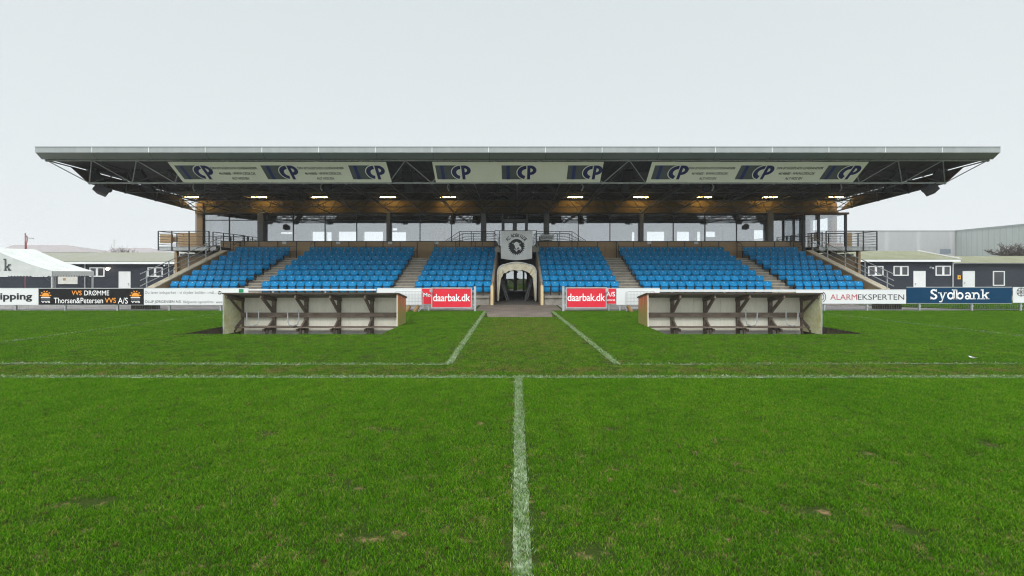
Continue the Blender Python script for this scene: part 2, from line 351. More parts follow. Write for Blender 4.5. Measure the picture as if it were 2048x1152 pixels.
# ================================================================== GROUND
PITS = [(-8.93, -3.60, 12.42, 15.22), (3.99, 9.32, 12.42, 15.22)]
def gz(y): return 0.0 if y <= 25 else (-.35 if y >= 32 else -.35 * (y - 25) / 7)
EDGE_Y = 20.06      # where grass ends and paving begins
xs = sorted(set([-700, -300, -120, -70, -45, -30, -20, -14, -8.93, -3.60, 0, 3.99, 9.32, 14, 20, 30, 45, 70, 120, 300, 700]))
ys = sorted(set([-60, -20, 0, 5, 10, 12.42, 15.22, 18, EDGE_Y, 22, 25, 28.5, 32, 45, 70, 120, 250, 500, 900]))
soil = mat('soil_and_turf', (.026, .042, .008), .95, scale=6, col2=(.20, .13, .07), mix_lo=.54, mix_hi=.70, bump=.5, bscale=25, fine=.3, spec=.03)
g = MB()
for i in range(len(xs) - 1):
    for j in range(len(ys) - 1):
        cx = (xs[i] + xs[i + 1]) / 2; cy = (ys[j] + ys[j + 1]) / 2
        if any(p[0] < cx < p[1] and p[2] < cy < p[3] for p in PITS): continue
        g.face([(xs[i], ys[j], gz(ys[j])), (xs[i + 1], ys[j], gz(ys[j])), (xs[i + 1], ys[j + 1], gz(ys[j + 1])), (xs[i], ys[j + 1], gz(ys[j + 1]))], soil)
structure(g.build('ground', fixn=False))
for k, (x0, x1, y0, y1) in enumerate(PITS):           # sunken dugout pits, timber lined
    p = MB(); zf = -.5
    p.face([(x0, y0, zf), (x1, y0, zf), (x1, y1, zf), (x0, y1, zf)], M['pit_floor'])
    n = 34
    for i in range(n):                                # board by board lining with small gaps
        a = x0 + (x1 - x0) * i / n; b = x0 + (x1 - x0) * (i + .93) / n
        p.box(a, b, y0 - .03, y0 + .0, zf, -.02 - random.random() * .02, M['mossy_wood'])
    for xx, s in ((x0, 1), (x1, -1)):
        for i in range(16):
            a = y0 + (y1 - y0) * i / 16; b = y0 + (y1 - y0) * (i + .93) / 16
            p.box(min(xx, xx - s * .03), max(xx, xx - s * .03), a, b, zf, -.015 - random.random() * .03, M['mossy_wood'])
    for xx, s in ((x0, -1), (x1, 1)): p.box(min(xx + s * .031, xx + s * .05), max(xx + s * .031, xx + s * .05), y0, y1, zf, -.002, M['dark_wood'])
    for xx, s in ((x0, -1), (x1, 1)): p.box(min(xx, xx + s * .031), max(xx, xx + s * .031), y0, y1, -.012, -.002, M['dark_wood'])
    p.face([(x0, y0 - .03, zf), (x0, y0 - .03, -.01), (x1, y0 - .03, -.01), (x1, y0 - .03, zf)], M['dark_wood'])
    p.face([(x0, y1 + .01, zf), (x0, y1 + .01, -.01), (x1, y1 + .01, -.01), (x1, y1 + .01, zf)], M['dark_wood'])
    structure(p.build('ground_pit', fixn=False))

def sheet(name, x0, x1, y0, y1, m, dz=.006, nx=1):
    b = MB(); yy = [y0] + [t for t in (25, 28.5, 32) if y0 < t < y1] + [y1]
    for a, c in zip(yy[:-1], yy[1:]): b.face([(x0, a, gz(a) + dz), (x1, a, gz(a) + dz), (x1, c, gz(c) + dz), (x0, c, gz(c) + dz)], m)
    return structure(b.build(name, fixn=False))
# grey pavers left and right of the stand; the right one ends in a curve with grass beyond
sheet('paved_area', -48, -1.9, EDGE_Y, 40, PAVER)
b = MB(); pts = [(2.1, EDGE_Y), (16.0, EDGE_Y), (18.5, EDGE_Y + .02), (20.2, 20.4), (19.9, 20.9), (17.8, 22.2), (16.8, 24.9), (2.1, 24.9)]
b.face([(x, y, .006) for x, y in pts], PAVER); structure(b.build('paved_area', fixn=False))
sheet('paved_area', 18, 48, 30, 40, PAVER)
# brown path into the tunnel
b = MB()
b.face([(-1.75, 20.0, .012), (2.0, 20.0, .012), (2.0, 23.5, .012), (-1.75, 23.5, .012)], PATH)
b.face([(-1.04, 17.15, .012), (1.34, 17.1, .012), (1.50, 20.0, .012), (-1.30, 20.0, .012)], PATH)
b.face([(-1.2, 23.5, .012), (1.28, 23.5, .012), (1.28, 31, .012), (-1.2, 31, .012)], M['tarmac'])
structure(b.build('path', fixn=False))

# ------------------------------------------------------------------ turf
def turf_mat(name, painted=False):
    m = bpy.data.materials.new(name); m.use_nodes = True; t = m.node_tree; t.nodes.clear(); L = t.links.new
    o = t.nodes.new('ShaderNodeOutputMaterial')
    geo = t.nodes.new('ShaderNodeNewGeometry')
    ah = t.nodes.new('ShaderNodeAttribute'); ah.attribute_name = 'h'
    ar = t.nodes.new('ShaderNodeAttribute'); ar.attribute_name = 'rnd'
    def noise(sc, det=4):
        n = t.nodes.new('ShaderNodeTexNoise'); n.inputs['Scale'].default_value = sc; n.inputs['Detail'].default_value = det; L(geo.outputs['Position'], n.inputs['Vector']); return n.outputs[0]
    def ramp(src, stops):
        r = t.nodes.new('ShaderNodeValToRGB'); E = r.color_ramp.elements
        E[0].position, E[0].color = stops[0][0], (*stops[0][1], 1); E[1].position, E[1].color = stops[-1][0], (*stops[-1][1], 1)
        for p, c in stops[1:-1]: q = E.new(p); q.color = (*c, 1)
        L(src, r.inputs[0]); return r.outputs[0]
    def mix(f, a, b, mode='MIX'):
        x = t.nodes.new('ShaderNodeMix'); x.data_type = 'RGBA'; x.blend_type = mode
        if isinstance(f, float): x.inputs[0].default_value = f
        else: L(f, x.inputs[0])
        L(a, x.inputs[6]); L(b, x.inputs[7]); return x.outputs[2]
    def ramp1(src, a, b): return ramp(src, [(a, (0, 0, 0)), (b, (1, 1, 1))])
    green = ramp(ar.outputs['Fac'], [(0, (.030, .125, .002)), (.45, (.066, .222, .005)), (.85, (.138, .325, .012)), (1, (.30, .33, .07))])
    big = ramp(noise(.55, 5), [(.33, (.84, .90, .8)), (.5, (1, 1, 1)), (.68, (1.12, 1.06, 1.1))])
    c = mix(1.0, green, big, 'MULTIPLY')
    mid = ramp(noise(3.2, 5), [(.30, (.80, .84, .76)), (.52, (1, 1, 1)), (.72, (1.14, 1.08, 1.1))])
    c = mix(1.0, c, mid, 'MULTIPLY')
    # worn strip between touchline and technical area line, and worn mouth of the path
    sp = t.nodes.new('ShaderNodeSeparateXYZ'); L(geo.outputs['Position'], sp.inputs[0])
    def win(out, a, b_, soft):
        r1 = t.nodes.new('ShaderNodeMapRange'); r1.inputs[1].default_value = a - soft; r1.inputs[2].default_value = a + soft; L(out, r1.inputs[0])
        r2 = t.nodes.new('ShaderNodeMapRange'); r2.inputs[1].default_value = b_ + soft; r2.inputs[2].default_value = b_ - soft; L(out, r2.inputs[0])
        mm = t.nodes.new('ShaderNodeMath'); mm.operation = 'MULTIPLY'; L(r1.outputs[0], mm.inputs[0]); L(r2.outputs[0], mm.inputs[1]); return mm.outputs[0]
    def mul(a, b_):
        mm = t.nodes.new('ShaderNodeMath'); mm.operation = 'MULTIPLY'; L(a, mm.inputs[0])
        if isinstance(b_, float): mm.inputs[1].default_value = b_
        else: L(b_, mm.inputs[1])
        return mm.outputs[0]
    dry = ramp(ar.outputs['Fac'], [(0, (.16, .10, .035)), (.6, (.24, .19, .06)), (1, (.34, .27, .12))])
    strip = mul(mul(win(sp.outputs[1], 7.55, 8.1, .25), ramp1(noise(2.6, 6), .42, .62)), .75)
    c = mix(strip, c, dry)
    mouth = mul(mul(win(sp.outputs[1], 9.5, 17.6, 2.0), win(sp.outputs[0], -1.0, 1.4, .6)), mul(ramp1(noise(3.5, 6), .36, .66), .62))
    c = mix(mouth, c, dry)
    spots = mul(ramp1(noise(8.0, 5), .65, .71), .55)
    c = mix(spots, c, dry)
    earth = ramp(ar.outputs['Fac'], [(0, (.035, .022, .010)), (1, (.10, .075, .03))])
    c = mix(mul(ramp1(noise(16, 3), .645, .69), .9), c, earth)
    if painted:
        white = ramp(ar.outputs['Fac'], [(0, (.17, .29, .10)), (.5, (.31, .42, .25)), (1, (.46, .54, .40))])
        pw = ramp1(noise(11, 6), .30, .52)
        c = mix(mul(pw, .93), c, white)
    root_shade = ramp(ah.outputs['Fac'], [(0, (.22, .20, .18)), (.5, (.78, .78, .76)), (1, (1.25, 1.22, 1.12))])  # roots darkened and tips lightened in colour, standing in for shade between blades
    c = mix(1.0, c, root_shade, 'MULTIPLY')
    df = t.nodes.new('ShaderNodeBsdfDiffuse'); tl = t.nodes.new('ShaderNodeBsdfTranslucent'); L(c, df.inputs[0]); L(c, tl.inputs[0])
    mx = t.nodes.new('ShaderNodeMixShader'); mx.inputs[0].default_value = .30; L(df.outputs[0], mx.inputs[1]); L(tl.outputs[0], mx.inputs[2])
    gl = t.nodes.new('ShaderNodeBsdfGlossy'); gl.inputs['Roughness'].default_value = .38; gl.inputs[0].default_value = (1, 1, 1, 1)
    m2 = t.nodes.new('ShaderNodeMixShader'); m2.inputs[0].default_value = .002; L(mx.outputs[0], m2.inputs[1]); L(gl.outputs[0], m2.inputs[2])
    L(m2.outputs[0], o.inputs[0]); return m
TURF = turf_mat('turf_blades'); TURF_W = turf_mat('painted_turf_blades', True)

def blades(P, hgt, wid, lean, rnd):
    """numpy: one bent blade (quad + tip triangle) per point; returns verts, faces, h, rnd per vertex"""
    n = len(P); a = np.random.rand(n) * 2 * np.pi; b = np.random.rand(n) * 2 * np.pi
    hh = hgt * (.55 + .75 * np.random.rand(n)); ww = wid * (.7 + .6 * np.random.rand(n)); ll = lean * hh * (.25 + 1.0 * np.random.rand(n))
    sd = np.stack([np.cos(a), np.sin(a), 0 * a], 1) * ww[:, None] / 2; ld = np.stack([np.cos(b), np.sin(b), 0 * b], 1)
    up = np.array([0, 0, 1.0])
    p1 = P + ld * (ll * .35)[:, None] + up * (hh * .6)[:, None]; p2 = P + ld * ll[:, None] + up * hh[:, None]
    V = np.stack([P - sd, P + sd, p1 - sd * .85, p1 + sd * .85, p2], 1).reshape(-1, 3)
    k = (np.arange(n) * 5)[:, None]
    quads = k + np.array([0, 1, 3, 2]); tris = k + np.array([2, 3, 4])
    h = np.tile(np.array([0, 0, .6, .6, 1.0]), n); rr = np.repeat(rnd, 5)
    return V, quads, tris, h, rr
def blade_mesh(name, V, quads, tris, h, rr, m):
    me = bpy.data.meshes.new(name); nq, ntr = len(quads), len(tris)
    me.vertices.add(len(V)); me.vertices.foreach_set('co', V.ravel())
    loops = np.concatenate([quads.ravel(), tris.ravel()]); me.loops.add(len(loops)); me.loops.foreach_set('vertex_index', loops.astype(np.int32))
    me.polygons.add(nq + ntr)
    st = np.concatenate([np.arange(nq) * 4, nq * 4 + np.arange(ntr) * 3]); me.polygons.foreach_set('loop_start', st.astype(np.int32))
    me.update(calc_edges=True)
    for nm, arr in (('h', h), ('rnd', rr)):
        at = me.attributes.new(nm, 'FLOAT', 'POINT'); at.data.foreach_set('value', arr.astype(np.float32))
    me.materials.append(m); return me

LINES = []   # (x0,y0,x1,y1,width)
def clump_collection(name, variants, nbl, rad, hgt, wid):
    c = bpy.data.collections.new(name)
    for k in range(variants):
        rr = np.sqrt(np.random.rand(nbl)) * rad; aa = np.random.rand(nbl) * 2 * np.pi
        P = np.stack([rr * np.cos(aa), rr * np.sin(aa), np.zeros(nbl) - .004], 1)
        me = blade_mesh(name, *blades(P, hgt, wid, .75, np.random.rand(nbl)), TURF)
        o = bpy.data.objects.new('turf_clump', me); c.objects.link(o)
    return c
def scatter_gn(obj, coll):
    ng = bpy.data.node_groups.new('scatter', 'GeometryNodeTree')
    ng.interface.new_socket('Geometry', in_out='INPUT', socket_type='NodeSocketGeometry'); ng.interface.new_socket('Geometry', in_out='OUTPUT', socket_type='NodeSocketGeometry')
    N = ng.nodes.new; L = ng.links.new
    gi = N('NodeGroupInput'); go = N('NodeGroupOutput'); ip = N('GeometryNodeInstanceOnPoints'); ci = N('GeometryNodeCollectionInfo')
    ci.inputs['Collection'].default_value = coll; ci.inputs['Separate Children'].default_value = True; ci.inputs['Reset Children'].default_value = True
    def na(nm, ty):
        q = N('GeometryNodeInputNamedAttribute'); q.data_type = ty; q.inputs['Name'].default_value = nm; return q.outputs[0]
    L(gi.outputs[0], ip.inputs['Points']); L(ci.outputs[0], ip.inputs['Instance']); ip.inputs['Pick Instance'].default_value = True
    L(na('idx', 'INT'), ip.inputs['Instance Index'])
    er = N('FunctionNodeEulerToRotation'); cx = N('ShaderNodeCombineXYZ'); L(na('rot', 'FLOAT'), cx.inputs[2]); L(cx.outputs[0], er.inputs[0]); L(er.outputs[0], ip.inputs['Rotation'])
    L(na('scl', 'FLOAT'), ip.inputs['Scale']); L(ip.outputs[0], go.inputs[0])
    md = obj.modifiers.new('scatter', 'NODES'); md.node_group = ng

LINES = [
    (.035, 1.2, .035, 7.30, .108, 'halfway_line'),
    (-16.5, 7.32, 17.0, 7.30, .105, 'touchline'),
    (-13.5, 8.40, -1.20, 8.33, .075, 'technical_area_line'), (1.84, 8.33, 14.0, 8.45, .045, 'technical_area_line'),
    (-1.21, 8.36, -1.30, 19.7, .12, 'walkway_line'), (1.82, 8.36, 1.53, 19.7, .12, 'walkway_line'),
    (-12.2, 8.5, -11.8, 18.5, .05, 'technical_area_line'), (13.6, 8.5, 12.3, 18.5, .05, 'technical_area_line'),
]
def line_dist(P):
    d = np.full(len(P), 9.0)
    for x0, y0, x1, y1, wd, _ in LINES:
        a = np.array([x0, y0]); q = np.array([x1, y1]) - a; L2 = q @ q
        t_ = np.clip(((P - a) @ q) / L2, 0, 1); dd = np.linalg.norm(P - (a + t_[:, None] * q), axis=1) - wd / 2
        d = np.minimum(d, dd)
    return d
def in_pit(P, pad):
    k = np.zeros(len(P), bool)
    for x0, x1, y0, y1 in PITS: k |= (P[:, 0] > x0 - pad) & (P[:, 0] < x1 + pad) & (P[:, 1] > y0 - pad) & (P[:, 1] < y1 + pad)
    return k
BARE = [(-3.05, 3.33, .20, .10), (-2.55, 4.75, .15, .09), (-1.37, 4.87, .09, .05), (-1.22, 4.87, .08, .05), (2.05, 3.2, .2, .09), (1.6, 4.25, .10, .06),
        (4.5, 4.4, .13, .10), (3.2, 4.2, .10, .05), (.45, 2.75, .15, .10), (.3, 4.1, .08, .05), (1.0, 4.9, .12, .04), (-.4, 5.1, .10, .05), (-1.3, 3.6, .10, .04),
        (-4.1, 2.75, .2, .10), (.55, 4.15, .08, .05), (2.5, 3.0, .12, .05), (-2.6, 7.0, .14, .06), (4.3, 6.6, .12, .05), (-.9, 2.9, .15, .06)]
for _ in range(110):
    y_ = random.uniform(1.8, 9); q_ = random.uniform(.015, .04) * (.7 + y_ * .10); BARE.append((random.uniform(-1, 1) * (1.1 * y_ + 1), y_, q_ * random.uniform(1, 2), q_ * random.uniform(.6, 1)))
def bare_keep(P):
    k = np.ones(len(P), bool)
    for x, y, a, b_ in BARE: k &= (((P[:, 0] - x) / (a * .8 + .02)) ** 2 + ((P[:, 1] - y) / (b_ * .8 + .02)) ** 2) > 1
    return k
def turf_points(y0, y1, dens, pad, clumps, name, smin, smax):
    xm = 1.13 * y1 + 2.5
    st = 1 / math.sqrt(dens); gx_, gy_ = np.meshgrid(np.arange(-xm, xm, st), np.arange(y0, y1, st)); n = gx_.size
    P = np.stack([gx_.ravel() + (np.random.rand(n) - .5) * st * 1.3, gy_.ravel() + (np.random.rand(n) - .5) * st * 1.3], 1)
    P = P[np.abs(P[:, 0]) < 1.13 * P[:, 1] + 2.5]
    P = P[~in_pit(P, pad)]
    P = P[bare_keep(P)]
    d = line_dist(P); P = P[(d > pad * .30) | (np.random.rand(len(P)) < .22)]
    onpath = (P[:, 1] > 17.1) & (P[:, 0] > -1.25) & (P[:, 0] < 1.5); P = P[~onpath]
    n = len(P); me = bpy.data.meshes.new(name); me.vertices.add(n)
    me.vertices.foreach_set('co', np.column_stack([P, np.zeros(n)]).ravel())
    for nm, ty, arr in (('rot', 'FLOAT', np.random.rand(n) * 6.283), ('scl', 'FLOAT', smin + np.random.rand(n) * (smax - smin)), ('idx', 'INT', np.random.randint(0, 6, n))):
        at = me.attributes.new(nm, ty, 'POINT'); at.data.foreach_set('value', arr.astype(np.float32 if ty == 'FLOAT' else np.int32))
    o = bpy.data.objects.new(name, me); COL.objects.link(o); scatter_gn(o, clumps)
    return o
near = clump_collection('near_turf_clumps', 6, 120, .09, .026, .0034)
far = clump_collection('far_turf_clumps', 6, 150, .18, .024, .0062)
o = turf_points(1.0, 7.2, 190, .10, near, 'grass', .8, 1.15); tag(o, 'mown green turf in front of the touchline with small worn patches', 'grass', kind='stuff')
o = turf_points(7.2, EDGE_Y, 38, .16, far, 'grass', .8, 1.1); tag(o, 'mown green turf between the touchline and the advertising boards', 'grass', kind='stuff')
# grass lip hanging over the pit edges and beyond the boards on the right
def fringe(seg, n, hgt, wid, name, label):
    P = []
    for (x0, y0, x1, y1, wdt) in seg:
        L_ = math.hypot(x1 - x0, y1 - y0); k = int(n * L_); t_ = np.random.rand(k); s_ = (np.random.rand(k) - .5) * wdt
        nx, ny = -(y1 - y0) / L_, (x1 - x0) / L_
        P.append(np.stack([x0 + (x1 - x0) * t_ + nx * s_, y0 + (y1 - y0) * t_ + ny * s_, np.zeros(k) - .004], 1))
    P = np.concatenate(P); me = blade_mesh(name, *blades(P, hgt, wid, .75, np.random.rand(len(P))), TURF)
    ob = bpy.data.objects.new(name, me); COL.objects.link(ob); tag(ob, label, 'grass', kind='stuff')
sg = []
for x0, x1, y0, y1 in PITS:
    sg += [(x0, y0 - .09, x1, y0 - .09, .2), (x0 - .09, y0, x0 - .09, y1, .2), (x1 + .09, y0, x1 + .09, y1, .2), (x0, y1 + .09, x1, y1 + .09, .2)]
fringe(sg, 380, .024, .009, 'grass', 'longer grass growing round the edges of the sunken dugout pits')
P = np.stack([16.8 + np.random.rand(26000) * 12, 20.1 + np.random.rand(26000) * 7.5, np.zeros(26000)], 1)
P = P[(P[:, 0] - 20.3) * .9 + (P[:, 1] - 20.2) * 1.0 > .35]
me = blade_mesh('grass', *blades(P, .06, .02, .8, np.random.rand(len(P))), TURF); o = bpy.data.objects.new('grass', me); COL.objects.link(o)
tag(o, 'grass behind the navy board beyond the curved edge of the paving', 'grass', kind='stuff')
# painted lines: white blades over a thin coat of paint
for x0, y0, x1, y1, wd, nm in LINES:
    L_ = math.hypot(x1 - x0, y1 - y0); nx, ny = -(y1 - y0) / L_, (x1 - x0) / L_
    far_ = nm != 'halfway_line'
    dens = 5200 if not far_ else (2300 if nm in ('touchline',) else (1900 if wd > .07 else 1100)); k = int(dens * L_ * wd)
    t_ = np.random.rand(k); s_ = np.random.normal(0, .30, k) * wd; s_ = np.clip(s_, -wd * .62, wd * .62)
    P = np.stack([x0 + (x1 - x0) * t_ + nx * s_, y0 + (y1 - y0) * t_ + ny * s_, np.zeros(k) + .004], 1)
    me = blade_mesh(nm, *blades(P, .035, .0048 if not far_ else .010, .75, np.random.rand(k)), TURF_W)
    bm = bmesh.new(); bm.from_mesh(me)
    n0 = max(1, int(L_ / .5)); lay = bm.verts.layers.float['h']; lay2 = bm.verts.layers.float['rnd']
    for q in range(n0):
        ta, tb = q / n0, (q + 1) / n0
        vs = [bm.verts.new((x0 + (x1 - x0) * a + nx * s2 * wd / 2, y0 + (y1 - y0) * a + ny * s2 * wd / 2, .006)) for a, s2 in ((ta, -1), (tb, -1), (tb, 1), (ta, 1))]
        for v_ in vs: v_[lay] = .4; v_[lay2] = random.random()
        f_ = bm.faces.new(vs); f_.material_index = 1
    me.materials.append(M['paint_line']); bm.to_mesh(me); bm.free()
    o = bpy.data.objects.new(nm, me); COL.objects.link(o); structure(o)
# dead leaves along the boards and in the tunnel mouth
b = MB()
for k in range(420):
    z = random.random()
    if z < .45: x, y = random.uniform(2.3, 6.6), random.gauss(19.75, .14)
    elif z < .7: x, y = random.uniform(-5.0, -1.6), random.gauss(19.8, .12)
    elif z < .85: x, y = random.uniform(-1.0, 1.1), random.uniform(23.6, 30)
    else: x, y = random.uniform(-1.5, 1.8), random.uniform(9, 20)
    s = random.uniform(.018, .045); a = random.random() * 6.28; t1 = random.uniform(-.3, .3); zz = .03 if y < 20 else .016
    c, d = math.cos(a), math.sin(a)
    q = [(s, 0, t1), (.2 * s, .5 * s, 0), (-.9 * s, .1 * s, -t1), (0, -.5 * s, .1)]
    b.face([(x + c * u - d * v, y + d * u + c * v, zz + .012 + .4 * s * w_) for u, v, w_ in q], M['leaf'])
tag(b.build('fallen_leaves', fixn=False), 'brown dead leaves lying by the boards, on the path and in the tunnel', 'leaves', kind='stuff')
b = MB(); x, y = PX(1944, 8.9), 8.9
b.grid(lambda u, v: (x - .06 + .12 * u, y - .03 + .06 * v - .03 * u, .035 + .03 * math.sin(4 * u + v * 2) * v), 5, 4, M['paper'])
tag(b.build('paper_scrap', fixn=False), 'crumpled white scrap of paper on the grass near the right technical line', 'litter')

# ================================================================== GRANDSTAND
GC = .06
stand = thing('grandstand', 'low grandstand with wide flat cantilever roof, brown walls and long glazed upper floor', 'grandstand', (GC, 23.6, 0))
def T(i): return 23.72 + .8 * i            # front edge of tier i
def ZF(i): return .45 + .30 * i            # floor of tier i
NT = 8
prof = [(23.6, -.3), (23.6, ZF(0))]
for i in range(NT):
    if i: prof += [(T(i), ZF(i))]
    nxt = T(i + 1) if i < NT - 1 else 30.9
    prof += [(nxt, ZF(i))]
prof += [(30.9, -.3)]
b = MB()
for x0, x1 in ((-18.35, -1.25), (1.35, 18.45)):
    b.prism(prof, x0, x1, M['concrete'])
b.build('terrace', stand)
b = MB()          # front concrete wall slabs below the first row with a projecting coping
for x0, x1 in ((-18.35, -1.35), (1.45, 18.45)):
    b.box(x0, x1, 23.46, 23.598, .36, .47, M['concrete'])
    n = 9
    for k in range(n):
        a = x0 + (x1 - x0) * k / n
        b.box(a + .01, a + (x1 - x0) / n - .01, 23.52, 23.597, .0, .355, M['concrete'])
b.build('front_wall', stand)
AISLES = [(-14.52, -13.36), (-6.53, -5.33), (5.42, 6.63), (13.46, 14.62)]
for (x0, x1) in AISLES:
    b = MB()
    for i in range(NT):
        yb = T(i + 1) if i < NT - 1 else 30.9
        if i < NT - 1:
            b.box(x0, x1, T(i + 1) - .40, T(i + 1) - .002, ZF(i) + .002, ZF(i) + .152, M['step_concrete'])
            b.box(x0 - .002, x1 + .002, T(i + 1) - .425, T(i + 1) - .33, ZF(i) + .135, ZF(i) + .157, M['nosing'])
        if i < NT - 1: b.box(x0, x1, T(i + 1) - .412, T(i + 1) - .402, ZF(i) + .004, ZF(i) + .134, M['concrete'])
        y0 = T(i) if i else 23.6
        b.box(x0 - .002, x1 + .002, y0 - .025, y0 + .07, ZF(i) - .015, ZF(i) + .006, M['nosing'])
        b.box(x0, x1, y0 - .012, y0 - .001, ZF(i) - .15, ZF(i) - .016, M['concrete'])
    b.build('steps', stand)
# raked side walls with steel handrail
for sgn, xa in ((-1, -18.72), (1, 18.47)):
    b = MB(); x0, x1 = xa, xa + .35
    pr = [(23.5, -.3), (23.5, .78), (29.6, 3.02), (30.9, 3.02), (30.9, -.3)]
    b.prism(pr, x0, x1, M['ply_lifted'])
    b.bar(((x0 + x1) / 2, 23.45, .80), ((x0 + x1) / 2, 29.6, 3.04), .40, .06, M['nosing'])
    sw = b.build('side_wall', stand)
    b = MB(); xr = (x0 + x1) / 2 - sgn * -.10
    def rp_(y, dz): return (xr, y, .80 + (y - 23.45) * .364 + dz)
    for dz in (.30, .58, .90): b.tube(rp_(23.1, dz), rp_(29.5, dz), .022, M['galv'])
    for y in (23.5, 25.0, 26.5, 28.0, 29.4): b.bar(rp_(y, 0), rp_(y, .9), .05, .03, M['galv'])
    b.path([rp_(29.5, .90), (xr, 30.4, 4.0), (xr, 30.4, 3.1)], .022, M['rail'])
    b.build('handrail', sw)
# tunnel side walls: cream plywood, following the rake, with a light front post
for sgn, xw in ((-1, -1.25), (1, 1.27)):
    b = MB(); x0, x1 = xw - .0, xw + .08
    b.prism([(23.5, 0), (23.5, .98), (30.8, 3.52), (30.8, 0)], x0, x1, M['ply_lifted'])
    b.bar((xw + .04, 23.9, 1.17), (xw + .04, 30.7, 3.54), .12, .05, M['concrete'])
    tw = b.build('tunnel_wall', stand)
    b = MB(); b.box(xw - .03, xw + .11, 23.40, 23.497, .0, 1.0, M['cream_wood']); b.build('end_post', tw)
# parapet behind the top row, in panels, and the walkway floor behind it
b = MB()
PAR = 30.9; PZT = PZ(483.5, 30.9)
for x0, x1 in ((-19.6, -1.28), (1.38, 19.7)):
    n = 8
    for k in range(n):
        a = x0 + (x1 - x0) * k / n
        b.box(a + .006, a + (x1 - x0) / n - .006, PAR, PAR + .12, 2.5, PZT, M['ply_lifted'])
    b.box(x0, x1, PAR - .03, PAR + .15, PZT + .001, PZT + .05, M['rail'])
parapet = b.build('parapet', stand)
b = MB()
for x0, x1 in ((-18.3, -14.55), (-13.35, -6.55), (-5.3, -1.4), (1.5, 5.4), (6.65, 13.45), (14.65, 18.4)):
    n = max(2, round((x1 - x0) / 1.13))
    for k in range(n + 1):
        x = x0 + (x1 - x0) * k / n
        b.box(x - .018, x + .018, PAR - .06, PAR - .02, 2.55, PZT + .02, M['rail'])
    for z in (3.05, 3.38): b.tube((x0, PAR - .045, z), (x1, PAR - .045, z), .009, M['rail'], 5)
    b.path([(x0, PAR - .05, PZT + .02), (x0, 30.2, PZT - .22), (x0, 30.1, 2.6)], .018, M['rail'], 5)
b.build('railing', parapet)
for x in (PX(568, 30.8), PX(676, 30.8), PX(780, 30.8), PX(873, 30.8), PX(1299, 30.8), PX(1393, 30.8)):
    b = MB(); b.box(x - .13, x + .13, PAR - .075, PAR - .055, PZT - .16, PZT + .0, M['white_paint']); b.build('number_plate', parapet)
b = MB(); b.box(-22.4, 22.5, PAR + .13, 39, 2.72, 2.9, M['room_dark']); b.build('floor_slab', stand)

# ---- glazed upper storey
GY = 31.55; GZ0, GZ1, GTR = 2.9, PZ(428, 31.55), PZ(440.5, 31.55)
MX = [-.07 + 2.145 * k for k in range(-9, 10)]
MX[0] = PX(459, GY)
edges = [PX(409, GY)] + MX + [PX(1602, GY)]
edges = sorted(edges)
for a, c in zip(edges[:-1], edges[1:]):
    mid = (a + c) / 2
    if abs(a - MX[9]) < 1.2 and abs(c - MX[9]) < 2.3 or abs(c - MX[9]) < .1: pass
    if abs(mid - MX[9]) < 1.2:      # the two central bays hold the doors
        continue
    b = MB()
    b.box(a - .025, a + .025, GY - .05, GY + .05, GZ0, GZ1, M['frame_dark'])
    b.box(a + .026, c - .026, GY - .04, GY + .04, GTR - .025, GTR + .025, M['frame_dark'])
    b.box(a + .026, c - .026, GY - .04, GY + .04, GZ1 - .06, GZ1, M['frame_dark'])
    b.box(a + .026, c - .026, GY - .04, GY + .04, GZ0 + .5, GZ0 + .56, M['frame_dark'])
    fr = b.build('window', stand)
    b = MB(); tl = random.uniform(-.002, .002)
    b.box(a + .026, c - .026, GY - .006 + tl, GY + .006 + tl, GZ0 + .56, GTR - .026, G)
    b.box(a + .026, c - .026, GY - .006, GY + .006, GTR + .026, GZ1 - .061, G)
    b.build('pane', fr)
cols = [PX(p, GY - .2) for p in (522, 777, 967, 1093, 1283, 1540)]
for x, wd in zip(cols, (.36, .22, .34, .34, .22, .36)):
    b = MB(); b.box(x - wd / 2, x + wd / 2, GY - .32, GY - .07, 2.9, GZ1 + .25, M['frame_grey']); b.build('column', stand)
# central double door
b = MB(); dx0, dx1 = PX(1005, GY), PX(1054, GY); dm = (dx0 + dx1) / 2
for x in (MX[8], dx0, dm, dx1, MX[10]): b.box(x - .06, x + .06, GY - .06, GY + .06, GZ0, GZ1, M['frame_grey'])
for p, q in ((dx0, dm), (dm, dx1)):
    b.box(p + .061, q - .061, GY - .05, GY + .05, GTR - .12, GTR + .06, M['frame_grey'])
    b.box(p + .061, p + .14, GY - .04, GY + .04, GZ0, GTR - .121, M['frame_grey']); b.box(q - .14, q - .061, GY - .04, GY + .04, GZ0, GTR - .121, M['frame_grey'])
door = b.build('entrance_door', stand)
b = MB()
for p, q in ((MX[8], dx0), (dx0, dm), (dm, dx1), (dx1, MX[10])): b.box(p + .062, q - .062, GY - .006, GY + .006, GZ0, GTR - .13, G)
for p, q in ((MX[8], dx0), (dx1, MX[10])): b.box(p + .062, q - .062, GY - .006, GY + .006, GTR + .07, GZ1, G)
b.build('pane', door)
b = MB(); b.box(dm - .03, dm + .03, GY - .12, GY - .065, 4.0, 4.4, M['galv']); b.build('handle', door)
b = MB(); b.box(dx0 + .06, dx1 - .06, GY - .09, GY - .062, GTR + .065, GZ1 - .02, M['black_board'])
sp = b.build('door_sign', door)
b = MB(); pl = vplane(GY - .094)
put_text(b, 'sparNord', M['text_grey'], pl, PX(1021, GY), PX(1045, GY), PZ(437, GY), PZ(431.5, GY)); put_text(b, 'BANK', M['text_grey'], pl, PX(1034, GY), PX(1044, GY), PZ(440.3, GY), PZ(438.2, GY))
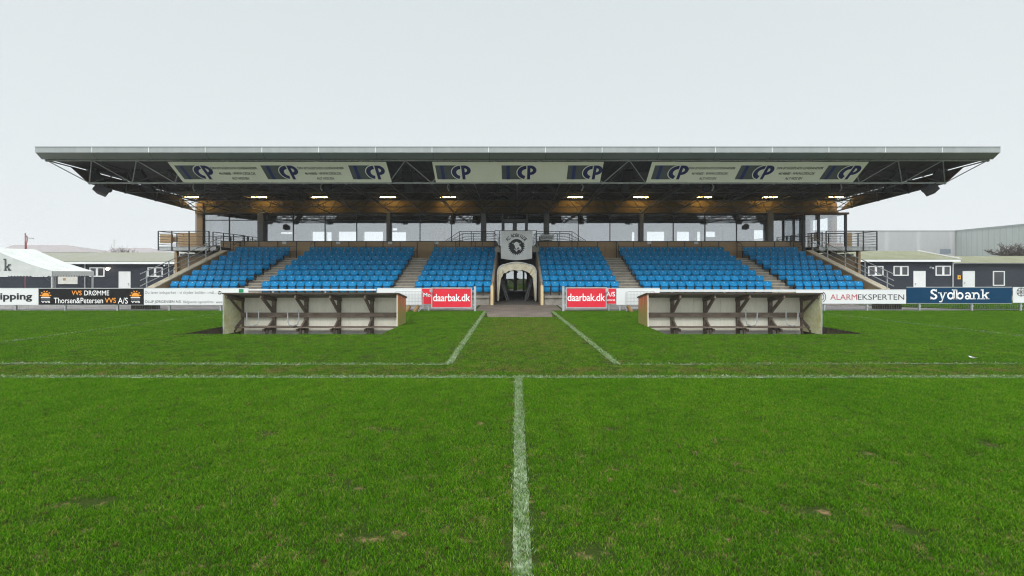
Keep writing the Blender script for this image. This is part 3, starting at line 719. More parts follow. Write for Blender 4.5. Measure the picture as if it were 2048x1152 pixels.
b.face([pl(*q) for q in ((PX(1015, GY), PZ(437, GY)), (PX(1019, GY), PZ(437, GY)), (PX(1019, GY), PZ(432, GY)), (PX(1015, GY), PZ(434, GY)))], M['text_grey'])
b.build('lettering', sp)
# end pillars, wall above the glass
b = MB(); zt = 6.35
for xa, xb in ((PX(396, GY), PX(408, GY)), (PX(1660, GY), PX(1671, GY))):
    b = MB()
    for z in range(6): b.box(xa, xb, GY - .15, GY + .25, 2.9 + z * .575, 2.9 + (z + 1) * .575 - .012, M['ply'])
    b.build('end_pillar', stand)
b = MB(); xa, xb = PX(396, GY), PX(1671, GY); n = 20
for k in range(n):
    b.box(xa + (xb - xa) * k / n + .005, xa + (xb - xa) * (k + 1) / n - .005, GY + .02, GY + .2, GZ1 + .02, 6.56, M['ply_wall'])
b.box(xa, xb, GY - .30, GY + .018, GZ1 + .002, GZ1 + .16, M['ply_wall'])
b.build('upper_wall', stand)
# the room behind the glass
def wall_open(mb, x0, x1, z0, z1, y0, y1, holes, m):
    X_ = sorted(set([x0, x1] + [h[0] for h in holes] + [h[1] for h in holes])); Z_ = sorted(set([z0, z1] + [h[2] for h in holes] + [h[3] for h in holes]))
    for a, c in zip(X_[:-1], X_[1:]):
        for d, e_ in zip(Z_[:-1], Z_[1:]):
            mx_, mz_ = (a + c) / 2, (d + e_) / 2
            if any(h[0] < mx_ < h[1] and h[2] < mz_ < h[3] for h in holes): continue
            mb.box(a, c, y0, y1, d, e_, m)
BY = 38.0
def hole(p0, p1, q0, q1): return (PX(p0, BY), PX(p1, BY), PZ(q1, BY), PZ(q0, BY))
holes = [hole(623, 650, 463, 487), hole(652, 663, 464, 487), hole(676, 713, 463, 487), hole(727, 766, 463, 487), hole(783, 812, 464, 487), hole(514.3, 517.2, 461, 487),
         hole(784, 794, 456, 461), hole(1241, 1270, 464, 487), hole(1294, 1330, 463, 487), hole(1354, 1380, 463, 487), hole(1394.5, 1402, 463, 487), hole(1412, 1432, 463, 474), hole(1508, 1529, 460, 487), hole(559, 584, 464, 468)]
b = MB(); wall_open(b, -21.8, 21.9, 2.9, 6.4, BY, BY + .25, holes, M['room'])
b.box(-21.8, -21.6, GY + .06, BY, 2.9, 6.4, M['room']); b.box(21.6, 21.8, GY + 2.6, BY, 2.9, 6.4, M['room'])
b.box(-21.6, 21.6, GY + .06, BY, 5.72, 5.8, M['room_dark'])
b.build('room_wall', stand)
b = MB(); b.box(PX(1158, 33), PX(1218, 33), 33.0, 33.03, 3.2, PZ(446, 33), M['blind']); b.build('window_blind', stand)
b = MB(); b.box(PX(421, 32.2), PX(446, 32.2), 32.2, 32.23, 2.95, PZ(440, 32.2), M['blind']); b.build('window_blind', stand)
for k, px in enumerate((560, 880, 910, 1250, 1460)):   # furniture seen dimly inside: pale screens and a wooden cupboard
    b = MB(); x = PX(px, 35.5)
    if px == 880: b.box(x - .3, x + .35, 35.4, 35.8, 2.9, PZ(454, 35.5), M['timber'])
    else: b.box(x - .5, x + .5, 35.4, 35.5, 2.9, 4.6 + .1 * k, M['room'])
    b.build('cupboard', stand)
# lower storey under the balconies
for xa, xb in ((-22.6, -18.75), (18.85, 22.7)): b = MB(); b.box(xa, xb, 31.1, 38.9, -.4, 2.71, M['ply']); b.build('lower_wall', stand)
# tunnel end wall with glass door, dark lining above the hood
b = MB(); TY = 31.0
b.box(-1.25, 1.35, TY, TY + .1, 2.02, 2.9, M['black'])
b.box(-1.25, PX(1009, TY), TY, TY + .1, -.1, 2.02, M['black']); b.box(PX(1056, TY), 1.35, TY, TY + .1, -.1, 2.02, M['ply_dark'])
b.box(-1.17, 1.27, 28.9, TY, 2.86, 2.93, M['black'])
b.build('tunnel_end_wall', stand)
b = MB(); x0, x1 = PX(1011, TY), PX(1055, TY); xm = PX(1031, TY)
for a, c in ((x0, x0 + .05), (xm - .12, xm + .10), (x1 - .32, x1 - .2), (x1 - .05, x1)): b.box(a, c, TY - .05, TY + .03, .02, 2.0, M['black'])
b.box(x0, x1, TY - .045, TY + .025, .02, .42, M['black']); b.box(x0, x1, TY - .045, TY + .025, 1.92, 2.0, M['black'])
b.box(x0 + .05, x1, TY - .052, TY - .046, .40, .44, M['galv'])
td = b.build('tunnel_door', stand)
b = MB(); b.box(x0 + .05, x1 - .05, TY - .01, TY + .0, .42, 1.92, G_door); b.build('pane', td)
b = MB(); b.box(xm + .09, xm + .2, TY - .1, TY - .051, 1.15, 1.28, M['black']); b.build('handle', td); b = MB(); b.box(xm + .09, xm + .16, TY - .1, TY - .051, 1.62, 1.72, M['black']); b.build('lock_case', td)
b = MB(); b.box(-1.3, 1.4, 33.9, 34, 0, 2.7, M['room']); b.box(-1.3, -1.25, 31.2, 33.9, 0, 2.7, M['room']); b.box(1.35, 1.4, 31.2, 33.9, 0, 2.7, M['room'])
b.box(-1.3, 1.4, 31.2, 34, -.05, .0, M['pit_floor']); b.build('lobby_wall', stand)

# ---- landing over the tunnel with railings
b = MB(); LZ = PZ(492, 28.9)
b.box(-1.32, 1.42, 28.88, PAR + .1, 2.935, LZ, M['concrete'])
landing = b.build('landing', stand)
b = MB(); zr = PZ(461.2, 28.85)
xl, xr_ = PX(990, 28.85), PX(1073, 28.85)
for x in (xl, xl + .28, xr_ - .28, xr_): b.box(x - .02, x + .02, 28.83, 28.87, LZ - .1, zr, M['rail'])
for k in range(5):
    z = zr - .235 * k
    b.tube((xl, 28.85, z), (xr_, 28.85, z), .02 if k == 0 else .011, M['rail'])
    for x, xo in ((xl, PX(988, PAR)), (xr_, PX(1072, PAR))): b.tube((x, 28.85, z), (xo, PAR, z + .05), .02 if k == 0 else .011, M['rail'])
zt2 = PZ(463, PAR - .15); y = PAR - .15
for s, pts_ in ((-1, (988, 919, 890)), (1, (1072, 1144, 1173))):
    a, c, d = [PX(p, y) for p in pts_]
    for k in range(4):
        z = zt2 - .17 * k; sh = s * -.0
        b.path([(a, y, z), (c - s * .25 * k, y, z), (d - s * .03 * k - s * .25 * k * .4, y, PZT + .02 if k < 3 else PZT)], .02 if k == 0 else .011, M['rail'])
    for t_ in (0, .33, .66, 1): x = a + (c - a) * t_; b.box(x - .018, x + .018, y - .018, y + .018, PZT - .3, zt2, M['rail'])
b.build('railing', landing)

# ---- balconies at both ends
def balcony(mx):
    b = MB(); f = lambda x: x if mx > 0 else .2 - x
    x0, x1 = (PX(317, 29.4), -18.95)
    X0, X1 = sorted((f(x0), f(x1)))
    zb, zt_ = PZ(501, 29.4), PZ(493, 29.4)
    b.box(X0, X1, 29.4, 29.46, zb, zt_, M['galv'])                # steel edge beam
    b.box(X0, X1, 29.46, 34.5, zb + .06, zt_ - .01, M['frame_dark'])
    b.box(X0 - .0, X0 + .06, 29.46, 34.5, zb, zt_, M['galv']); b.box(X1 - .06, X1, 29.46, 34.5, zb, zt_, M['galv'])
    xo = x0 + .45
    b.box(*sorted((f(-22.68), f(-22.5))), 30.9, 31.08, -.35, zb, M['timber'])
    bal = b.build('balcony', stand)
    b = MB(); zr = PZ(462.5, 29.4)
    posts = [PX(p, 29.4) for p in (317, 344, 378.5, 418.5)]
    for x in posts: b.box(f(x) - .03, f(x) + .03, 29.36, 29.4, zb, zr, M['rail'])
    for k in range(7):
        z = zr - .165 * k; r = .024 if k == 0 else .010
        b.tube((f(x0), 29.38, z), (f(posts[-1]), 29.38, z), r, M['rail'], 5)
        b.tube((f(x0), 29.38, z), (f(x0), 34.4, z), r, M['rail'], 5)
        b.tube((f(x0), 34.4, z), (f(-21.7), 34.4, z), r, M['rail'], 5)
        b.tube((f(PX(426, 29.9)), 29.9, z), (f(PX(489, 30.7)), 30.75, z - .18), r, M['rail'], 5)
    for y in (31, 32.7, 34.4): b.box(f(x0) - .03, f(x0) + .03, y - .02, y + .02, zb, zr, M['rail'])
    for p, yy_, dz in ((426, 29.9, 0), (447, 30.2, -.06), (467, 30.45, -.12), (489, 30.75, -.18)): x = f(PX(p, yy_)); b.box(x - .025, x + .025, yy_ - .02, yy_ + .02, 3.2 if p < 450 else 3.4, zr + dz, M['rail'])
    b.build('railing', bal)
    return bal, f, zt_
bal, f, zt_ = balcony(1)
b = MB()
b.box(PX(320, 31.6), PX(345, 31.6), 31.6, 31.66, zt_ + .35, zt_ + .95, M['timber']); b.box(PX(356, 31.6), PX(394, 31.6), 31.6, 31.66, zt_ + .02, zt_ + 1.05, M['timber']); b.box(PX(345, 31.8), PX(372, 31.8), 31.8, 31.86, zt_ + .45, zt_ + .8, M['timber'])
b.build('timber_screen', bal)
bal, f, zt_ = balcony(-1)
b = MB()
b.box(PX(1612, 32), PX(1676, 32), 32.2, 32.3, zt_ + .55, zt_ + 1.05, M['timber']); b.box(PX(1645, 31), PX(1690, 31), 31.2, 31.3, zt_ + .02, zt_ + .32, M['terracotta']); b.box(PX(1693, 31), PX(1704, 31), 31, 31.1, zt_ + .02, zt_ + 1.0, M['timber'])
b.build('timber_screen', bal)
# glass lobby on the right balcony
b = MB(); lx0, lx1 = PX(1603, 30.6), PX(1691, 30.2); lz0, lz1 = 2.9, PZ(430, 30.4)
for x, y in ((lx0, 30.4), (PX(1637, 30.2), 30.2), (lx1, 30.2), (PX(1675, 33), 33.2)): b.box(x - .07, x + .07, y - .05, y + .05, lz0, lz1 - .001, M['rail'])
b.prism([(lx0 - .2, 31.6), (lx0 - .2, 30.0), (lx1 + .1, 30.0), (lx1 + .1, 33.5), (lx0 + .6, 33.5)], lz1, lz1 + .12, M['ply_dark'], 'z')
b.bar((lx0, 30.35, 4.2), (lx1, 30.25, 4.2), .05, .05, M['rail'])
lob = b.build('glass_lobby', stand)
b = MB(); b.box(lx0 + .07, PX(1637, 30.2) - .07, 30.28, 30.29, 3.3, lz1 - .02, G_clear); b.box(PX(1637, 30.2) + .07, lx1 - .07, 30.2, 30.21, 3.3, lz1 - .02, G_clear); b.build('pane', lob)

# ---- roof: double layer space frame on a 2.07 m grid, deck, fascia, plywood end panels
MOD = 2.07; RY0 = 21.5
def zT(y): return 6.83 - .030 * (y - 21.5)
def zB(y): return 5.98 - .046 * (y - 22.535)
def tn(i, j): y = RY0 + MOD * j; return (GC + MOD * (i + .5), y, zT(y))
def bn(i, j): y = RY0 + MOD * (j + .5); return (GC + MOD * i, y, zB(y))
b = MB(); NJ = 6
for j in range(NJ):
    for i in range(-11, 11):
        mt = M['tube'] if j == 0 else M['tube_shaded']; r = .045 if j == 0 else .035
        if i < 10: b.tube(tn(i, j), tn(i + 1, j), r, mt, 6, caps=False)
        if j < NJ - 1: b.tube(tn(i, j), tn(i, j + 1), .03, M['tube_shaded'], 5, caps=False)
        b.ball(tn(i, j), .075, mt, 6, 4)
for j in range(NJ - 1):
    for i in range(-10, 11):
        mt = M['tube'] if j == 0 else M['tube_shaded']
        if i < 10: b.tube(bn(i, j), bn(i + 1, j), .04 if j == 0 else .032, mt, 6, caps=False)
        if j < NJ - 2: b.tube(bn(i, j), bn(i, j + 1), .03, M['tube_shaded'], 5, caps=False)
        b.ball(bn(i, j), .075, mt, 6, 4)
        for di in (-1, 0):
            for dj in (0, 1):
                b.tube(bn(i, j), tn(i + di, j + dj), .024, M['tube'] if (j == 0 and dj == 0) else M['tube_shaded'], 5, caps=False)
b.build('space_frame', stand, smooth=True)
RX = 21.85
b = MB(); y1 = 38.6
yy = [21.45, 24, 28, 32, 36, y1]
v = []; 
for a, c in zip(yy[:-1], yy[1:]):
    b.face([(GC - RX, a, zT(a) + .10), (GC + RX, a, zT(a) + .10), (GC + RX, c, zT(c) + .10), (GC - RX, c, zT(c) + .10)], DECKR)
b.face([(GC - 21.22, 20.6, 7.16), (GC + 21.22, 20.6, 7.16), (GC + RX, 21.5, 7.14), (GC + RX, y1, 6.6), (GC - RX, y1, 6.6), (GC - RX, 21.5, 7.14)], ROOF_METAL)
for s in (-1, 1): b.face([(GC + s * RX, 21.46, zT(21.46) + .1), (GC + s * RX, y1, zT(y1) + .1), (GC + s * RX, y1, 6.6), (GC + s * RX, 21.5, 7.14)], M['fascia']); b.face([(GC + s * 21.22, 20.6, 6.94), (GC + s * 21.22, 20.6, 7.16), (GC + s * RX, 21.5, 7.14), (GC + s * RX, 21.46, zT(21.46) + .05)], M['fascia'])
b.face([(GC - RX, y1, zT(y1) + .1), (GC + RX, y1, zT(y1) + .1), (GC + RX, y1, 6.6), (GC - RX, y1, 6.6)], M['fascia'])
roof = b.build('roof', stand)
b = MB(); FX0, FX1 = PX(70, 20.5), PX(2001, 20.5); fz0, fz1 = PZ(305, 20.5), PZ(294, 20.5)
b.box(FX0, FX1, 20.5, 20.6, fz0, fz1, M['fascia'])
k = 0
for px in [297 - 113.4 * 1] + [297 + 113.4 * q for q in range(15)]:
    x = PX(px, 20.5); b.box(x - .012, x + .012, 20.495, 20.499, fz0 + .0, fz1 - .0, M['joint'])
b.box(FX0, FX1, 20.48, 20.62, fz1 + .001, fz1 + .02, M['fascia'])
b.build('fascia', roof)
b = MB(); sz1 = PZ(319, 21.4)
n = 17; 
for k in range(n):
    a = FX0 + (FX1 - FX0) * k / n; c = FX0 + (FX1 - FX0) * (k + 1) / n
    a2, c2 = GC - RX + 2 * RX * k / n, GC - RX + 2 * RX * (k + 1) / n
    b.face([(a + .006, 20.52, fz0 - .002), (c - .006, 20.52, fz0 - .002), (c2 - .006, 21.38, sz1), (a2 + .006, 21.38, sz1)], M['soffit'])
b.face([(GC - RX, 21.38, sz1), (GC + RX, 21.38, sz1), (GC + RX, 21.44, sz1 + .12), (GC - RX, 21.44, sz1 + .12)], M['darkgap'])
b.face([(FX0, 20.53, fz0 + .02), (FX1, 20.53, fz0 + .02), (GC + RX, 21.44, sz1 + .14), (GC - RX, 21.44, sz1 + .14)], M['darkgap'])
b.build('soffit', roof)
for s in (-1, 1):
    b = MB(); xb_, xt_ = GC + s * 10 * MOD, GC + s * 10.5 * MOD
    y0, y1p = 22.6, 30.0; n = 5
    for k in range(n):
        a = y0 + (y1p - y0) * k / n; c = y0 + (y1p - y0) * (k + 1) / n - .02
        q = [(xb_ + s * .06, a, zB(a) - .02), (xb_ + s * .06, c, zB(c) - .02), (xt_ - s * .02, c, zT(c) + .02), (xt_ - s * .02, a, zT(a) + .02)]
        q2 = [(p[0] + s * .03, p[1], p[2]) for p in q]
        b.face(q, M['ply_dark'] if k < 4 else M['ply']); b.face(q2, M['ply_dark'])
        for i in range(4): b.face([q[i], q[(i + 1) % 4], q2[(i + 1) % 4], q2[i]], M['ply_dark'])
    b.build('end_panel', roof)

# ================================================================== SEATS
def seat_meshes():
    b = MB(); prof2 = [(-.078, .458), (-.080, .50), (-.045, .585), (.02, .685), (.065, .728), (.11, .742)]
    wv = [.172, .185, .205, .208, .20, .185]
    nu = 6
    def row(k, t, off):
        y, z = prof2[k]; u = -1 + 2 * t; return (u * wv[k], y + off + .022 * (1 - u * u) - .012, z)
    front = [[row(k, i / nu, 0) for i in range(nu + 1)] for k in range(6)]; back = [[(p[0], p[1] + .022, p[2] - (.006 if k == 5 else 0)) for p in r_] for k, r_ in enumerate(front)]
    vs = [p for r_ in front for p in r_] + [p for r_ in back for p in r_]; n1 = nu + 1; o = 6 * n1; f = []
    for k in range(5):
        for i in range(nu):
            a = k * n1 + i; f += [(a, a + 1, a + n1 + 1, a + n1), (o + a, o + a + n1, o + a + n1 + 1, o + a + 1)]
    for i in range(nu): f += [(i, o + i, o + i + 1, i + 1), (5 * n1 + i, 5 * n1 + i + 1, o + 5 * n1 + i + 1, o + 5 * n1 + i)]
    for k in range(5):
        a = k * n1; c = a + nu; f += [(a, a + n1, o + a + n1, o + a), (c, o + c, o + c + n1, c + n1)]
    b.raw(vs, f, M['blue'])
    b.raw([(-.016, -.0035, .652), (.016, -.0035, .652), (.016, .0145, .682), (-.016, .0145, .682)], [(0, 1, 2, 3)], M['tag_white'])
    back_b = b
    b = MB(); prof3 = [(-.065, .165), (-.105, .185), (-.125, .23), (-.125, .35), (-.115, .40), (-.095, .425), (-.075, .415), (-.06, .30)]
    wd = [.13, .155, .175, .185, .19, .185, .18, .16]; n = len(prof3)
    vs = []
    for sx_ in (-1, -.8, .8, 1):
        for k in range(n):
            y, z = prof3[k]; sc = .0 if abs(sx_) < 1 else .02
            vs.append((sx_ * wd[k], y + (sc if y < -.1 else 0), z))
    f = []
    for s_ in range(3):
        for k in range(n): f.append((s_ * n + k, s_ * n + (k + 1) % n, (s_ + 1) * n + (k + 1) % n, (s_ + 1) * n + k))
    f += [tuple(range(n)), tuple(range(3 * n, 4 * n))[::-1]]
    b.raw(vs, f, M['blue'])
    pan_b = b
    b = MB()
    for s_ in (-1, 1):
        x = s_ * .207
        b.box(x - .011, x + .011, -.10, .02, .40, .46, M['black']); b.box(x - .011, x + .011, -.03, .025, .0, .40, M['black'])
    b.box(-.196, .196, -.05, .015, .405, .462, M['black'])
    br_b = b
    return back_b, pan_b, br_b
bk, pn, br = seat_meshes()
ORD = ['first', 'second', 'third', 'fourth', 'fifth', 'sixth', 'seventh', 'eighth', 'ninth', 'tenth', 'eleventh', 'twelfth', 'thirteenth', 'fourteenth', 'fifteenth']
BLK = []      # (first x, last x, n, label, counted from which end)
BLK.append((-5.09, -1.50, 9, 'block left of the tunnel, {} from the tunnel', -1))
BLK.append((1.60, 5.18, 9, 'block right of the tunnel, {} from the tunnel', 1))
BLK.append((-13.10, -6.77, 15, 'wide block left of centre, {} from its inner aisle', -1))
BLK.append((6.87, 13.20, 15, 'wide block right of centre, {} from its inner aisle', 1))
BLK.append((-17.90, -14.79, 8, 'end block at the left, {} from the aisle', -1))
BLK.append((14.84, 17.98, 8, 'end block at the right, {} from the aisle', 1))
GRP = 'blue tip-up seats of the grandstand'
proto = None
ROWN = ['front row', 'second row up', 'third row up', 'fourth row up', 'fifth row up']
def place_seat(x, i, label):
    global proto
    y, z = T(i) + .72, ZF(i)
    if proto is None:
        r = thing('stadium_seat', label, 'seat', (0, 0, 0), GRP)
        a = bk.build('backrest', r, smooth=False); c = pn.build('seat_pan', r); d = br.build('bracket', r)
        for q in (a, c): q.data.polygons.foreach_set('use_smooth', [True] * len(q.data.polygons))
        proto = r
    else:
        r = proto.copy(); COL.objects.link(r); r['label'] = label
        for ch in SEATPARTS:
            q = ch.copy(); COL.objects.link(q); q.parent = r
    r.location = (x, y, z); r.rotation_euler = (0, 0, rs.uniform(-.035, .035)); return r
SEATPARTS = []
rest = MB(); rs = random.Random(3)
for x0, x1, n, lab, side in BLK:
    for i in range(NT):
        for k in range(n):
            x = x0 + (x1 - x0) * k / (n - 1) + rs.uniform(-.006, .006)
            cnt = (n - 1 - k) if side < 0 else k
            if i < 5:
                r = place_seat(x, i, 'blue tip-up seat, ' + ROWN[i] + ', ' + lab.format(ORD[cnt]))
                if not SEATPARTS: SEATPARTS = [c for c in bpy.data.objects if c.parent == r]
            else:
                y, z = T(i) + .72, ZF(i)
                for src in (bk, pn, br):
                    off = len(rest.v); rest.v += [(p[0] + x, p[1] + y, p[2] + z) for p in src.v]
                    rest.f += [tuple(a + off for a in ff) for ff in src.f]; rest.m += [rest.mi(src.mats[q]) for q in src.m]
o = rest.build('upper_row_seats', None); tag(o, 'blue tip-up seats of the three top rows right across the grandstand', 'seats', GRP, 'stuff')

# ================================================================== ROOF BANNERS, LAMPS, SPEAKERS
BN0 = Vector((0, 21.40, 6.74)); BN1 = Vector((0, 22.44, 5.99))    # top and bottom edge of the tilted plane
BL = (BN1 - BN0).length; BNn = (BN1 - BN0).cross(Vector((1, 0, 0))).normalized()
if BNn.y > 0: BNn = -BNn
def bplane(off):
    def fn(u, v):                # u along X, v metres up from the bottom edge
        p = BN1 + (BN0 - BN1) * (v / BL) + BNn * off; return (u, p.y, p.z)
    return fn
def cp_logo(mb, x):
    p1, p2, p3 = bplane(.006), bplane(.010), bplane(.014); c = BL * .5
    hgt = .86; z0, z1 = c - hgt / 2, c + hgt / 2
    poly(mb, M['logo_grey'], p1, [(x, z0), (x + 1.02, z0), (x + 1.02, z1), (x, z1)])
    poly(mb, M['stripe_blue'], p2, [(x + .22, z0), (x + .38, z0), (x + .38, z1), (x + .22, z1)])
    cx = x + 1.15
    poly(mb, M['banner'], p2, [(cx + q[0], c + q[1]) for q in arc_pts(0, 0, .46, 90, 270, 20)])
    ring(mb, M['text_navy'], p3, cx, c, .415, .21, 90, 258, 20)
    poly(mb, M['text_navy'], p3, [(cx + .05, z0), (cx + .19, z0), (cx + .19, z1), (cx + .05, z1)])
    ring(mb, M['text_navy'], p3, cx + .19, c + .14, .29, .12, -90, 90, 16)
def banner(x0, x1, label, logos, texts):
    t_ = thing('advertising_banner', label, 'banner', ((x0 + x1) / 2, 21.4, 6.0), 'cream banners under the roof edge')
    b = MB(); n = int((x1 - x0) / .25)
    def fn(u, v):
        q = bplane(.012 * math.sin(v * 9 + u * 30) * .3)(x0 + (x1 - x0) * u, BL * v); return q
    b.grid(lambda u, v: fn(u, v), n, 4, M['banner']); b.build('cloth', t_, smooth=True, fixn=False)
    b = MB()
    for x in logos: cp_logo(b, x)
    b.build('logo', t_, fixn=False)
    if texts:
        b = MB(); p = bplane(.008)
        for xc in texts:
            put_text(b, 'DIN BYGGEPLADS LEVERANDØR', M['text_black'], p, xc - 1.08, xc + 1.08, BL * .65, BL * .77, .012)
            put_text(b, '46140600 - WWW.CPDK.DK', M['text_black'], p, xc - .86, xc + .86, BL * .39, BL * .51, .012)
            put_text(b, 'ALT HOS EN', M['text_black'], p, xc - .40, xc + .40, BL * .15, BL * .27, .012)
        b.build('lettering', t_, fixn=False)
    b = MB()
    k = int((x1 - x0) / .26)
    for q in range(k + 1):
        x = x0 + (x1 - x0) * q / k
        for v_, sg_ in ((BL, .06), (0, -.06)):
            p_ = bplane(.01)(x, v_); p2_ = bplane(-.02)(x + .02, v_ + sg_); b.tube(p_, p2_, .006, M['rail'], 4)
    b.build('lacing', t_)
banner(-16.03, -5.98, 'cream banner with three dark logos and slogan, hung left of centre under the roof edge', [-15.85, -11.85, -7.78], [-13.15, -9.1])
banner(-3.86, 4.04, 'shorter cream banner with three logos and no slogan, at the centre under the roof edge', [-3.75, -.67, 2.42], [])
banner(6.26, 16.23, 'cream banner with three dark logos and slogan, hung right of centre under the roof edge', [6.45, 10.45, 14.5], [9.15, 13.25])
LAMP = emit('warm_tube', (1.0, .66, .20), 52)
LLAB = ['first', 'second', 'third', 'fourth', 'fifth', 'sixth', 'seventh', 'eighth', 'ninth', 'tenth']
for k, px in enumerate((385, 519, 640, 776, 896, 1150, 1281, 1408, 1539, 1671)):
    LY = 30.75; x = PX(px, LY); z = PZ(394.5, LY)
    t_ = thing('strip_light', 'lit warm strip light under the roof, %s from the left of the ten' % LLAB[k], 'lamp', (x, LY, z), 'strip lights under the stand roof')
    b = MB(); b.box(x - .55, x + .55, LY - .12, LY + .10, z + .05, z + .065, M['frame_dark']); b.box(x - .55, x + .55, LY - .135, LY - .121, z + .005, z + .065, M['frame_dark']); b.tube((x - .3, LY, z + .066), (x - .3, LY, zT(LY) + .1), .012, M['rail']); b.tube((x + .3, LY, z + .066), (x + .3, LY, zT(LY) + .1), .012, M['rail']); b.build('housing', t_)
    b = MB()
    for a, c in ((-.5, -.14), (-.1, .16), (.2, .5)): b.tube((x + a, LY, z + .01), (x + c, LY, z + .01), .035, LAMP, 8)
    b.build('tube', t_, smooth=True)
    b = MB(); 
    for a in (-.51, -.12, .18, .505): b.box(x + a - .018, x + a + .018, LY - .05, LY + .05, z - .03, z + .049, M['black'])
    b.build('clip', t_)
def speaker(px, py, D, wd, ht, dp, yaw, pitch, label, bracket, roll=0):
    x, z = PX(px, D), PZ(py, D)
    t_ = thing('loudspeaker', label, 'speaker', (x, D, z), 'loudspeakers hung under the roof')
    Mx = Euler((R(pitch), R(roll), R(yaw))).to_matrix()
    pr = [(-.5, -.5), (-.28, .5), (.28, .5), (.5, -.5)]
    b = MB(); vs = []
    for zz in (-.5, .5):
        for q in pr: v_ = Mx @ Vector((q[0] * wd, q[1] * dp, zz * ht)); vs.append((v_.x + x, v_.y + D, v_.z + z))
    b.raw(vs, [(0, 1, 2, 3), (7, 6, 5, 4), (0, 4, 5, 1), (1, 5, 6, 2), (2, 6, 7, 3), (3, 7, 4, 0)], M['black']); b.build('cabinet', t_)
    b = MB()
    if bracket:
        s = bracket; x2 = x + s * wd * .62
        b.path([(x2, D - .02, z + ht * .6), (x2 + s * .09, D - .02, z + .02), (x2, D - .02, z - ht * .5)], .035, M['galv'])
        b.tube((x, D, z + ht * .5), (x, D, min(z + ht * .5 + .5, zB(D) + .05)), .03, M['tube_shaded'])
    else: b.tube((x, D, z), (x, D, zB(D) + .05), .03, M['tube_shaded'])
    b.build('bracket', t_)
speaker(205, 382, 22.55, .62, .34, .38, 25, -18, 'large black loudspeaker hanging under the left end of the roof', 0, 24)
speaker(1859, 381, 22.55, .62, .34, .38, -25, -18, 'large black loudspeaker hanging under the right end of the roof', 0, -24)
for k, (px, s, lab) in enumerate(((400, -1, 'below the left banner, nearer the roof end'), (655, -1, 'below the left banner, nearer the middle'), (903, -1, 'below the middle banner, left of the pair'), (1158, 1, 'below the middle banner, right of the pair'), (1413, 1, 'below the right banner, nearer the middle'), (1669, 1, 'below the right banner, nearer the roof end'))):
    speaker(px, 375, 23.4, .42 if k not in (2, 3) else .2, .36, .34, s * -18, -10, 'small dark loudspeaker on grey bracket, ' + lab, s)
for px, lab in ((196, 'at the far left end'), (285, 'second from the left end'), (816, 'between the left and middle banners'), (1254, 'between the middle and right banners'), (1790, 'second from the right end'), (1871, 'at the far right end')):
    y = 23.2; x = PX(px, y); sgn = -1 if px < 1032 else 1
    b = MB(); sl = abs(px - 1032) / 1032 * .25
    q = [(x - .22, 22.8, 6.62), (x + .22, 22.8, 6.62), (x + .2, 23.7, 5.72), (x - .2, 23.7, 5.72)]
    n_ = Vector((0, .7, .7)) * .16
    q2 = [tuple(Vector(p) + n_) for p in q]
    b.face(q, M['deck']); b.face(q2, M['deck'])
    for i in range(4): b.face([q[i], q[(i + 1) % 4], q2[(i + 1) % 4], q2[i]], M['deck'])
    for p in q[:2]: b.tube(p, (p[0], p[1], zT(p[1])), .015, M['tube_shaded'], 5)
    tag(b.build('hanging_panel', None, loc=(x, 22.8, 5.72)), 'dark slanted panel hanging in the roof truss, ' + lab, 'panel', 'dark panels in the roof truss')

# ================================================================== TUNNEL HOOD, FLAG, THINGS IN THE TUNNEL
hood = thing('tunnel_hood', 'arched cream canvas hood over the players tunnel', 'canopy', (.05, 26.1, 0))
def hood_prof(n=28, w=1.09, ht=2.10, r=.45):
    pts = [(-w, .05), (-w, ht - r)]
    for k in range(9): a = R(180 - 10 * k * 9 / 8); pts.append((-w + r + r * math.cos(a), ht - r + r * math.sin(a)))
    top = []
    for k in range(1, 8): u = -1 + 2 * k / 8; top.append(((w - r) * u, ht + .12 * (1 - u * u)))
    pts += top
    for k in range(9): a = R(90 - 90 * k / 8); pts.append((w - r + r * math.cos(a), ht - r + r * math.sin(a)))
    pts += [(w, ht - r), (w, .05)]
    return pts
HP = hood_prof(); hx = .045
b = MB(); pts = [(hx + p[0], 26.1, p[1]) for p in HP]; b.path(pts, .035, M['white_paint'], 8)
pts2 = [(hx + p[0], 29.2, p[1]) for p in HP]; b.path(pts2, .03, M['white_paint'], 8); b.build('hoop', hood, smooth=True)
b = MB(); nn = len(HP)
def hfn(u, v):
    k = min(int(u * (nn - 1) + 1e-6), nn - 1); p = HP[k]; sag = .05 * math.sin(v * math.pi) + .015 * math.sin(k * 2.1 + v * 9)
    c = 1 - sag; return (hx + p[0] * c * .985, 26.12 + 3.05 * v, p[1] - sag * .8 if p[1] > .3 else p[1])
b.grid(hfn, nn - 1, 8, M['canvas'])
b.build('canvas', hood, smooth=True, fixn=False)
b = MB(); rr_ = random.Random(5)      # gathered canvas valance hanging inside the front hoop
wav = [rr_.uniform(-.05, .05) for _ in range(nn + 1)]
def vfn(u, v):
    k = min(int(u * (nn - 1) + 1e-6), nn - 1); p = HP[k]; up_ = p[1] / 2.2
    hang = (.44 + wav[k]) * min(1, max(.12, (p[1] - .2) / 1.8)); dx = -p[0] * v * (.05 + .15 * max(0, min(1, (p[1] - 1.0) / .8))) * (1 if p[1] < 2.05 else .12)
    drop = hang * v if p[1] > 1.6 else hang * v * .2
    return (hx + p[0] + dx, 26.13 + .08 * v + .07 * math.sin(k * 1.7 + v * 4) * v, p[1] - drop - .01)
b.grid(vfn, nn - 1, 6, M['canvas'])
part_label(b.build('valance', hood, smooth=True, fixn=False), 'gathered canvas flap')
